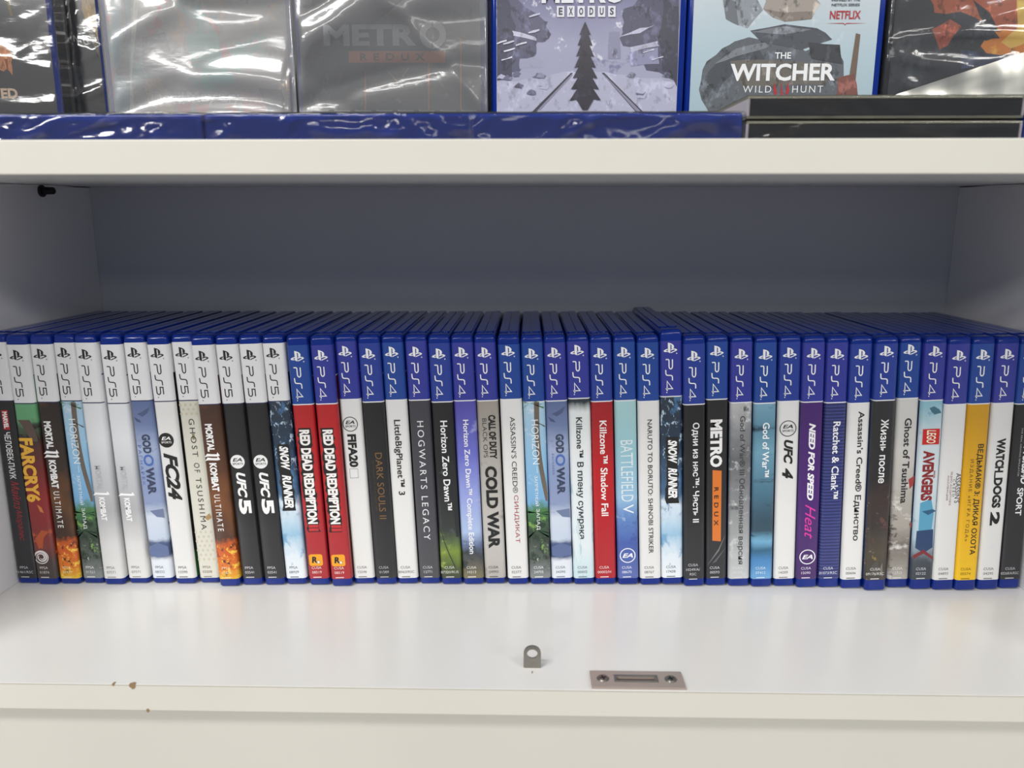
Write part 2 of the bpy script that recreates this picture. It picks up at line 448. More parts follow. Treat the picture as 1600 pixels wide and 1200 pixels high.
# upper board, resting on its pins and sloping a little to the front
TILT = math.atan2(0.2699 - 0.2631, YB - YF)
shelf = MB(); shelf.box((OL + 0.0005, 0, 0), (OR_ - 0.0005, YB - YF - 0.001, 0.0156), M_board)
me = shelf.mesh('shelf_board'); me.materials.append(M_edge)
for p in me.polygons:
    if p.normal.y < -0.9: p.material_index = 1
shelf = thing('shelf_board', 'white upper shelf board across the compartment, carrying the wrapped cases', 'shelf', loc=(0, YF, ZS + 0.2630), mesh=me)
shelf.rotation_euler = (TILT, 0, 0)
bevel(shelf, 0.0006, 2)
def board_top(y): return ZS + 0.2630 + 0.0156 / math.cos(TILT) + (y - YF) * math.tan(TILT)

# ------------------------------------------------------------------ game case shell
CW, CD, CH = 0.0141, 0.135, 0.1715
M_case = mat('blue_case_plastic', (6, 42, 134), 0.14, 0.0, spec=0.4)
M_casetop = M_case
def profile(inset, r0, r1, k=5):
    h = CW / 2 - inset; y0, y1 = inset, CD - inset
    pts = []
    def arc(cx, cy, r, a0, a1):
        for i in range(k + 1):
            a = a0 + (a1 - a0) * i / k; pts.append((cx + r * math.cos(a), cy + r * math.sin(a)))
    r0 = max(0.0004, r0 - inset * 0.5); r1 = max(0.0004, r1 - inset * 0.5); H = math.pi / 2
    arc(-h + r0, y0 + r0, r0, math.pi, math.pi + H); arc(h - r0, y0 + r0, r0, -H, 0)
    arc(h - r1, y1 - r1, r1, 0, H); arc(-h + r1, y1 - r1, r1, H, math.pi)
    return pts
def shell_mesh():
    mb = MB(); lv = [(0.0, 0.0011), (0.0004, 0.0004), (0.0012, 0.0), (CH - 0.0030, 0.0), (CH - 0.0014, 0.0004), (CH - 0.0004, 0.0013), (CH, 0.0024)]
    rings = [[(x, y, z) for x, y in profile(i, 0.0024, 0.0015)] for z, i in lv]; n = len(rings[0])
    v = [p for r in rings for p in r]
    fs = [tuple(range(n - 1, -1, -1)), tuple(range((len(lv) - 1) * n, len(lv) * n))]
    for a in range(len(lv) - 1):
        for i in range(n):
            j = (i + 1) % n; fs.append((a * n + i, a * n + j, (a + 1) * n + j, (a + 1) * n + i))
    mb.faces(v, fs, M_case)
    # the two halves' rims, meeting along a seam on top and underneath
    for z0, z1 in ((CH - 0.0002, CH + 0.0006), (-0.0002, 0.0002)):
        for x0, x1 in ((-0.0058, -0.0005), (0.0005, 0.0058)):
            mb.box((x0, 0.012, z0), (x1, CD - 0.004, z1), M_case)
    me = mb.mesh('case_shell')
    bm = bmesh.new(); bm.from_mesh(me)
    for f in bm.faces: f.smooth = len(f.verts) == 4 and abs(f.normal.z) < 0.9 and len(f.verts) == 4
    bm.to_mesh(me); bm.free()
    return me
SHELL = shell_mesh()

def sleeve_path(off=0.00012, depth=0.130, k=5):
    """Plan of the printed sleeve, from the back cover round the spine to the front cover; tags L, S, R."""
    h = CW / 2 + off; r = 0.0024 + off; H = math.pi / 2; pts = [(-h, depth)]; tg = []
    for i in range(k + 1):
        a = math.pi + H * i / k; pts.append((-h + r + r * math.cos(a), -off + r + r * math.sin(a)))
    for i in range(k + 1):
        a = -H + H * i / k; pts.append((h - r + r * math.cos(a), -off + r + r * math.sin(a)))
    pts.append((h, depth))
    tg = ['L'] + ['S'] * (len(pts) - 3) + ['R']
    return pts, tg

def sleeve(parent, zb, zt, band, sband, m_art, m_side, m_back, m_band, m_line):
    pts, tg = sleeve_path(); lo, up = MB(), MB()
    ln = 0.0007
    for i in range(len(pts) - 1):
        p, q, t = pts[i], pts[i + 1], tg[i]
        zs = sband if t == 'R' else band if t == 'S' else band
        def quad(mb, a, b, m): mb.face([(p[0], p[1], a), (q[0], q[1], a), (q[0], q[1], b), (p[0], p[1], b)], m)
        quad(lo, zb, zs - ln, {'L': m_back, 'S': m_art, 'R': m_side}[t])
        quad(up, zs - ln, zs, m_line); quad(up, zs, zt, m_band)
    a = lo.build('cover_sleeve', parent, smooth=True, merge=False); b = up.build('platform_band', parent, smooth=True)
    for o in (a, b):
        bm = bmesh.new(); bm.from_mesh(o.data); bmesh.ops.remove_doubles(bm, verts=bm.verts, dist=1e-7); bm.to_mesh(o.data); bm.free()
    return a, b

# spine printing: a = position across the spine from its left edge (m), b = height (m)
SP = Plane2D(lambda a, b, layer: (a - CW / 2, -0.00016 - 0.00004 * layer, b))

PS_SHAPES = [
    [(32, 76), (32, 8), (50, 0), (50, 71)],
    [(50, 71), (50, 62), (55, 61), (58, 57), (58, 33), (67, 31), (74, 36), (77, 46), (73, 57), (62, 66)],
    [(30, 33), (10, 26), (0, 19), (4, 12), (18, 9), (30, 11), (30, 17), (22, 15.5), (16, 17.5), (20, 21), (30, 25)],
    [(54, 28), (70, 33), (88, 31), (100, 24), (96, 17), (76, 9), (54, 0), (54, 8), (70, 13.5), (80, 18), (85, 22), (79, 25), (69, 23.5), (54, 18.5)]]
def arc_pts(cx, cy, rx, ry, a0, a1, n=8):
    return [(cx + rx * math.cos(math.radians(a0 + (a1 - a0) * i / n)), cy + ry * math.sin(math.radians(a0 + (a1 - a0) * i / n))) for i in range(n + 1)]
L_P = [(0.0, 0.0), (0.0, 0.36), (0.04, 0.46), (0.12, 0.5)] + arc_pts(0.72, 0.75, 0.28, 0.25, -90, 90) + [(0.0, 1.0)]
L_S = [(0.0, 0.0), (0.36, 0.03), (0.46, 0.10), (0.50, 0.28), (0.52, 0.75), (0.56, 0.92), (0.66, 0.99), (1.0, 1.0)]
L_4A = [(0.78, 0.0), (0.78, 1.0), (0.02, 0.2), (1.0, 0.2)]
L_5 = [(0.0, 0.0), (0.62, 0.0)] + arc_pts(0.70, 0.28, 0.28, 0.28, -90, 90) + [(0.14, 0.56), (0.14, 1.0), (0.98, 1.0)]

def platform_marks(band_o, band, five, dx):
    m = ink('15171c' if five else 'f4f4f6'); u0 = 0.0021 + dx
    lg = MB(); zb = band + 0.0280; sx, sz = 0.0087 / 100, 0.0069 / 76
    for s in PS_SHAPES: SP.poly(lg, [(u0 + x * sx, zb + y * sz) for x, y in s], m, 1)
    SP.ring(lg, (u0 + 0.0083, zb - 0.0002), 0.0002, 0.00042, m, 1, 12)
    lg.build('platform_logo', band_o)
    tx = MB(); h0 = 0.0034 + dx; hs = 0.0043; z0 = band + 0.0240
    def let(st, t0, tl, wd=0.0007):
        for q in stroke2d([(z0 - (t0 + p[0] * tl), h0 + p[1] * hs) for p in st], wd):
            SP.poly(tx, [(b, a) for a, b in q], m, 1)
    let(L_P, 0.0, 0.0062); let(L_S, 0.0068, 0.0070)
    if five: let(L_5, 0.0142, 0.0056)
    else: let(L_4A, 0.0140, 0.0066)
    SP.disc(tx, (h0 + 0.0006, z0 - 0.0216), 0.00035, m, 1, 12)
    tx.build('platform_lettering', band_o)

# ------------------------------------------------------------------ the row of cases
# left edge x, spine y, lean, height of band, top of paper, and height correction (all mm / radians)
ROW = [
    (-347.8, 479.89, -0.001, 128.28, 166.51, -1.27),
    (-333.02, 478.3, -0.002, 127.03, 165.16, -0.66),
    (-318.23, 479.59, -0.003, 127.67, 165.23, -0.95),
    (-302.97, 480.88, -0.0072, 128.3, 166.12, -1.25),
    (-287.74, 479.3, -0.0112, 127.47, 166.41, -0.64),
    (-271.88, 481.56, -0.0164, 126.6, 164.88, -1.24),
    (-255.56, 481.93, -0.0224, 128.3, 166.13, -1.24),
    (-239.38, 481.33, -0.0281, 128.1, 165.03, -0.94),
    (-223.48, 483.12, -0.0325, 128.4, 166.47, -1.40),
    (-208.12, 478.23, -0.0357, 126.86, 165.22, 0.25),
    (-193.31, 480.44, -0.037, 126.84, 165.34, -0.34),
    (-178.2, 480.78, -0.0372, 127.27, 165.76, -0.33),
    (-163.6, 482.05, -0.0375, 128.34, 166.03, -0.62),
    (-147.73, 481.45, -0.038, 126.43, 164.94, -0.31),
    (-132.08, 479.92, -0.0378, 127.3, 165.24, 0.28),
    (-117.53, 484.01, -0.0375, 129.41, 167.13, -0.89),
    (-102.53, 483.41, -0.0371, 127.93, 166.05, -0.59),
    (-87.98, 484.67, -0.0362, 128.99, 166.32, -0.88),
    (-72.91, 485.01, -0.0354, 129.0, 167.77, -0.87),
    (-57.97, 484.39, -0.0355, 127.95, 166.06, -0.57),
    (-43.12, 484.72, -0.0372, 128.8, 166.48, -0.56),
    (-28.27, 486.0, -0.0389, 128.59, 166.34, -0.85),
    (-12.71, 485.39, -0.0404, 129.66, 165.25, -0.55),
    (2.41, 485.73, -0.0425, 127.96, 166.49, -0.55),
    (17.25, 486.5, -0.0442, 128.6, 166.35, -0.68),
    (32.12, 486.38, -0.0449, 130.31, 167.33, -0.54),
    (46.92, 486.5, -0.0461, 128.4, 166.51, -0.46),
    (62.16, 486.5, -0.047, 129.04, 166.92, -0.35),
    (77.25, 486.43, -0.0473, 128.63, 166.66, -0.22),
    (91.94, 486.5, -0.0475, 131.39, 170.09, -0.14),
    (106.55, 485.19, -0.0477, 126.96, 166.14, 0.39),
    (121.34, 486.46, -0.0471, 130.13, 167.23, 0.10),
    (136.68, 485.86, -0.0469, 128.24, 167.38, 0.40),
    (151.76, 485.25, -0.0467, 128.04, 167.12, 0.70),
    (167.38, 486.5, -0.0466, 129.09, 167.39, 0.43),
    (181.93, 484.98, -0.0466, 129.11, 167.68, 1.01),
    (196.85, 485.33, -0.0461, 128.7, 167.28, 1.02),
    (211.55, 484.15, -0.047, 128.62, 166.69, 1.49),
    (226.25, 481.33, -0.0479, 131.24, 168.8, 2.48),
    (243.23, 485.89, -0.0488, 131.55, 168.99, 1.18),
    (257.78, 483.87, -0.0479, 130.82, 168.12, 1.91),
    (272.33, 483.27, -0.0475, 128.32, 167.05, 2.21),
    (286.88, 483.04, -0.0467, 128.88, 167.15, 2.39),
    (302.57, 484.41, -0.0455, 129.07, 167.4, 2.09),
    (318.1, 486.5, -0.0441, 128.24, 166.73, 1.54),
]
Z0, Z1, Z2 = 189.474, -0.150503, -1.0816e-05
def zY(i, Y):
    """Height on spine i of a print position Y counted down the spine."""
    return (ROW[i][5] + Z0 + Z1 * Y + Z2 * Y * Y) * MM

def place(i):
    x, y, a, band, pt, dz = ROW[i]
    h = CW / 2
    return Vector((x * MM + h * math.cos(a), y * MM, ZS + 0.0002 - h * math.sin(a) * 1.0)), a, band * MM, min(pt * MM, CH - 0.0042)

def Zn(Y): return (Z0 + Z1 * Y + Z2 * Y * Y) / 171.0
def st(*a): return [(Zn(Y), c) for Y, c in a]
B_ = dict(bold=0.022); BB = dict(bold=0.05); IT = dict(bold=0.045, shear=0.28); TH = dict(bold=-0.008)
SPW = dict(space=1.35, bold=0.0)

A_black = art('black_spine', st((1130, (40, 40, 44)), (400, (30, 30, 33))))
A_soft = art('soft_black_spine', st((1130, (38, 38, 42)), (400, (24, 24, 27))))
A_grey = art('charcoal_spine', st((1130, (72, 72, 78)), (400, (62, 62, 70))))
A_white = art('white_spine', st((1130, (226, 226, 224)), (400, (228, 228, 228))))
A_red = art('red_spine', st((1130, (168, 36, 44)), (400, (182, 24, 30))), wob=(30, 0.02))
A_crim = art('bright_red_spine', st((1130, (172, 22, 34)), (700, (186, 18, 30)), (400, (160, 18, 28))))
A_mk = art('brown_flame_spine', st((1130, (225, 180, 40)), (1090, (220, 120, 30)), (1030, (205, 90, 24)), (985, (190, 84, 26)), (965, (60, 36, 22)), (800, (58, 42, 30)), (420, (40, 30, 26))),
    wob=(150, 0.05), spots=[((245, 200, 70), 300, 0.55, 0.0, 0.17, 0.05), ((90, 30, 14), 260, 0.56, 0.0, 0.18, 0.06), ((112, 70, 34), 14, 0.52, 0.2, 0.8, 0.2)])
A_mk2 = art('brown_flame_spine_pale', st((1130, (225, 180, 40)), (1090, (220, 120, 30)), (1030, (205, 90, 24)), (985, (190, 84, 26)), (965, (74, 44, 26)), (800, (92, 56, 34)), (420, (66, 42, 30))),
    wob=(150, 0.05), spots=[((245, 200, 70), 300, 0.55, 0.0, 0.17, 0.05), ((90, 30, 14), 260, 0.56, 0.0, 0.18, 0.06), ((130, 80, 44), 14, 0.52, 0.2, 0.8, 0.2)])
A_far = art('green_to_red_spine', st((1130, (64, 58, 56)), (1060, (70, 56, 56)), (1000, (120, 50, 46)), (900, (132, 40, 40)), (800, (140, 36, 38)), (690, (110, 34, 34)), (560, (62, 44, 40)), (510, (66, 90, 68)), (480, (98, 158, 112)), (400, (104, 168, 120))),
    wob=(60, 0.03), spots=[((214, 104, 40), 120, 0.56, 0.12, 0.22, 0.06), ((36, 30, 28), 130, 0.52, 0.55, 0.66, 0.08), ((190, 70, 60), 60, 0.62, 0.3, 0.4, 0.05)])
A_hor = art('sky_and_jungle_spine', st((1130, (130, 136, 136)), (1060, (84, 92, 88)), (960, (52, 66, 54)), (900, (54, 92, 58)), (850, (74, 124, 74)), (815, (120, 172, 214)), (650, (140, 190, 226)), (400, (176, 208, 228))),
    wob=(110, 0.05), spots=[((226, 236, 242), 60, 0.56, 0.36, 1.0, 0.12), ((32, 52, 38), 170, 0.52, 0.08, 0.28, 0.06), ((116, 158, 78), 150, 0.58, 0.12, 0.3, 0.05), ((190, 196, 180), 240, 0.64, 0.04, 0.16, 0.03)])
A_silver = art('silvery_spine', st((1130, (224, 224, 222)), (1000, (216, 216, 216)), (860, (176, 177, 180)), (700, (196, 198, 202)), (560, (222, 224, 228)), (400, (226, 228, 232))), wob=(25, 0.03))
A_gow = art('misty_blue_spine', st((1130, (222, 228, 236)), (1065, (222, 228, 236)), (1045, (64, 80, 120)), (990, (70, 86, 126)), (970, (196, 208, 226)), (880, (206, 216, 230)), (830, (140, 154, 190)), (700, (140, 156, 196)), (600, (164, 178, 210)), (500, (112, 128, 170)), (395, (92, 108, 152))),
    wob=(50, 0.03), stretch=(1, 1, 2.2), spots=[((60, 76, 116), 45, 0.57, 0.12, 0.3, 0.06), ((92, 108, 150), 60, 0.58, 0.35, 0.95, 0.1)])
A_gho = art('cream_spine', st((1130, (216, 214, 202)), (400, (212, 210, 198))), wob=(30, 0.03), spots=[((190, 184, 168), 20, 0.6, 0.2, 0.75, 0.2)])
A_snow = art('ice_and_snow_spine', st((1130, (230, 236, 240)), (1040, (222, 232, 240)), (960, (150, 192, 220)), (880, (196, 218, 234)), (830, (215, 228, 240)), (790, (70, 104, 140)), (600, (34, 54, 78)), (400, (36, 50, 66))),
    wob=(80, 0.08), stretch=(1, 1, 0.6), spots=[((180, 204, 224), 240, 0.56, 0.45, 1.0, 0.05), ((70, 112, 156), 130, 0.54, 0.3, 1.0, 0.08), ((120, 168, 206), 90, 0.58, 0.0, 0.35, 0.08)])
A_hzd = art('black_and_meadow_spine', st((1130, (60, 66, 50)), (1090, (70, 84, 44)), (1030, (120, 142, 52)), (985, (84, 104, 60)), (940, (44, 50, 48)), (700, (26, 28, 32)), (400, (26, 26, 30))), wob=(70, 0.05), spots=[((150, 170, 80), 120, 0.56, 0.06, 0.2, 0.06), ((70, 76, 80), 70, 0.6, 0.2, 0.9, 0.06)])
A_ce = art('violet_dawn_spine', st((1130, (120, 112, 84)), (1080, (96, 92, 82)), (1040, (56, 62, 70)), (1000, (96, 112, 150)), (940, (170, 190, 226)), (780, (148, 160, 222)), (620, (106, 110, 200)), (400, (80, 74, 168))), wob=(60, 0.05), spots=[((42, 54, 50), 120, 0.52, 0.06, 0.18, 0.06), ((190, 196, 236), 40, 0.58, 0.3, 0.7, 0.14)])
A_cod = art('beige_grey_spine', st((1130, (178, 174, 168)), (1000, (192, 189, 184)), (700, (178, 174, 168)), (400, (156, 150, 142))), wob=(60, 0.06), spots=[((150, 144, 136), 80, 0.56, 0.0, 1.0, 0.12)])
A_kz = art('frosty_spine', st((1130, (198, 222, 228)), (1000, (222, 232, 236)), (600, (232, 236, 238)), (440, (224, 230, 232)), (400, (38, 54, 62)), (380, (30, 42, 50))), wob=(70, 0.035), stretch=(1.6, 1, 0.35), spots=[((170, 202, 212), 120, 0.55, 0.0, 0.5, 0.08)])
A_bf = art('teal_to_blue_spine', st((1130, (88, 104, 170)), (1000, (66, 92, 168)), (880, (96, 132, 192)), (800, (150, 190, 222)), (600, (150, 196, 208)), (400, (168, 208, 212))), wob=(50, 0.06), spots=[((214, 230, 238), 60, 0.58, 0.2, 0.45, 0.1), ((60, 84, 160), 80, 0.56, 0.0, 0.3, 0.1)])
A_gw3 = art('mottled_grey_spine', st((1130, (196, 198, 200)), (900, (150, 152, 154)), (620, (100, 102, 106)), (520, (140, 142, 146)), (400, (186, 186, 188))), wob=(60, 0.10), spots=[((206, 208, 210), 140, 0.56, 0.0, 1.0, 0.12), ((84, 86, 90), 100, 0.62, 0.3, 1.0, 0.08)])
A_gw4 = art('sea_blue_spine', st((1130, (110, 166, 214)), (1060, (70, 134, 190)), (1010, (44, 96, 128)), (970, (112, 172, 206)), (930, (46, 76, 92)), (880, (46, 74, 92)), (760, (74, 116, 140)), (600, (110, 158, 182)), (500, (86, 134, 158)), (400, (120, 166, 190))), wob=(45, 0.03), stretch=(0.4, 1, 1.6), spots=[((30, 54, 70), 70, 0.56, 0.15, 0.95, 0.12)])
A_nfs = art('purple_spine', st((1130, (64, 30, 96)), (800, (72, 30, 112)), (400, (66, 28, 108))), wob=(30, 0.03))
def pinstripe():
    m = art('navy_pinstripe_spine', st((1130, (44, 52, 110)), (400, (40, 46, 104))))
    nt = m.node_tree; b = nt.nodes['Principled BSDF']
    tc = nd(nt, 'ShaderNodeTexCoord'); sp = nd(nt, 'ShaderNodeSeparateXYZ'); nt.links.new(tc.outputs['Object'], sp.inputs[0])
    mu = nd(nt, 'ShaderNodeMath', operation='MULTIPLY'); mu.inputs[1].default_value = 2 * math.pi / 0.0022; nt.links.new(sp.outputs['Z'], mu.inputs[0])
    sn = nd(nt, 'ShaderNodeMath', operation='SINE'); nt.links.new(mu.outputs[0], sn.inputs[0])
    mr = nd(nt, 'ShaderNodeMapRange'); mr.inputs[1].default_value = 0.3; mr.inputs[2].default_value = 0.9; nt.links.new(sn.outputs[0], mr.inputs[0])
    mx = nd(nt, 'ShaderNodeMix', data_type='RGBA'); nt.links.new(mr.outputs[0], mx.inputs[0])
    mx.inputs[6].default_value = lin((36, 42, 100)); mx.inputs[7].default_value = lin((64, 76, 142)); nt.links.new(mx.outputs[2], b.inputs['Base Color'])
    return m
A_rat = pinstripe()
A_day = art('black_and_debris_spine', st((1130, (58, 52, 48)), (1000, (70, 62, 48)), (900, (50, 42, 40)), (780, (56, 44, 42)), (700, (34, 33, 36)), (400, (40, 40, 44))), wob=(70, 0.06), spots=[((140, 120, 60), 150, 0.60, 0.05, 0.25, 0.05), ((96, 60, 58), 130, 0.56, 0.2, 0.42, 0.08), ((120, 116, 112), 170, 0.62, 0.0, 0.4, 0.04)])
A_gts = art('brushstroke_grey_spine', st((1130, (176, 172, 164)), (1000, (118, 110, 104)), (900, (168, 162, 154)), (760, (180, 176, 170)), (600, (206, 204, 200)), (400, (210, 210, 208))), wob=(50, 0.10), stretch=(0.7, 1, 1), spots=[((226, 224, 220), 80, 0.54, 0.0, 0.45, 0.1), ((84, 76, 72), 90, 0.58, 0.0, 0.4, 0.06)])
A_leg = art('pale_blue_spine', st((1130, (52, 60, 70)), (1050, (62, 70, 80)), (1020, (120, 134, 146)), (940, (180, 204, 218)), (700, (214, 226, 232)), (520, (206, 222, 230)), (400, (140, 190, 206))), wob=(60, 0.05), spots=[((96, 150, 180), 60, 0.58, 0.2, 1.0, 0.1)])
A_yel = art('yellow_spine', st((1130, (240, 194, 20)), (980, (236, 184, 16)), (800, (226, 172, 14)), (400, (206, 152, 12))), wob=(20, 0.05))
def ragged(Y0, Y1, u0, u1, seed, n=14):
    r = random.Random(seed); P = []
    for i in range(n + 1): P.append((u1 + r.uniform(-0.05, 0.06), Y0 + (Y1 - Y0) * i / n))
    for i in range(n, -1, -1): P.append((u0 + r.uniform(-0.06, 0.05), Y0 + (Y1 - Y0) * i / n))
    return P
def trunk(u0, Y0, u1, Y1, w0, w1, bend, n=12):
    L, R_ = [], []
    for i in range(n + 1):
        t = i / n; u = u0 + (u1 - u0) * t + bend * math.sin(math.pi * t); w_ = w0 + (w1 - w0) * t; Y = Y0 + (Y1 - Y0) * t
        L.append((max(0.02, u - w_), Y)); R_.append((min(0.98, u + w_), Y))
    return L + R_[::-1]
def leafy(u, Y, r, seed, n=9, su=0.05, drop=0.6):
    rr = random.Random(seed); out = []
    for i in range(n):
        a = math.pi * (0.1 + 0.8 * rr.random()) * (1 if i % 2 else -1); l = r * (0.5 + 0.5 * rr.random())
        out.append([(u, Y), (min(0.97, max(0.03, u + l * math.sin(a) / 36)), Y + l * math.cos(a) * drop + 6), (min(0.97, max(0.03, u + l * math.sin(a) / 40)), Y + l * math.cos(a) * drop + l * 0.35)])
    return out
HOR_SH = [('6c6258', trunk(0.62, 396, 0.98, 810, 0.12, 0.10, -0.16)), ('55504c', trunk(0.5, 480, 0.96, 500, 0.04, 0.05, 0.05))] + [('4e7c4a', p) for p in leafy(0.3, 400, 34, 4)] + [('3c6e48', p) for p in leafy(0.55, 860, 44, 6, 12)] + [('2c4a36', p) for p in leafy(0.4, 930, 50, 8, 12)]
GOW_SH = [('4c5a80', [(0.25, 445), (0.5, 436), (0.9, 415), (0.75, 442), (0.5, 456)]), ('46547a', [(0.08, 456), (0.35, 470), (0.42, 482), (0.2, 476)]), ('6e7c9e', [(0.3, 850), (0.95, 842), (0.98, 880), (0.6, 876)]), ('5c6c98', [(0.05, 1000), (0.5, 985), (0.98, 1000), (0.98, 1036), (0.4, 1046), (0.05, 1036)])]
def dots(Y0, Y1, col, r=0.045, n=4):
    out = []; k = 0; Y = Y0
    while Y < Y1:
        for j in range(n):
            u = 0.10 + 0.24 * j + (0.12 if k % 2 else 0)
            if u < 0.94: out.append((col, [(u + r * 1.3 * math.cos(t), Y + 6.0 * math.sin(t)) for t in [math.pi * i / 4 for i in range(8)]]))
        Y += 19; k += 1
    return out

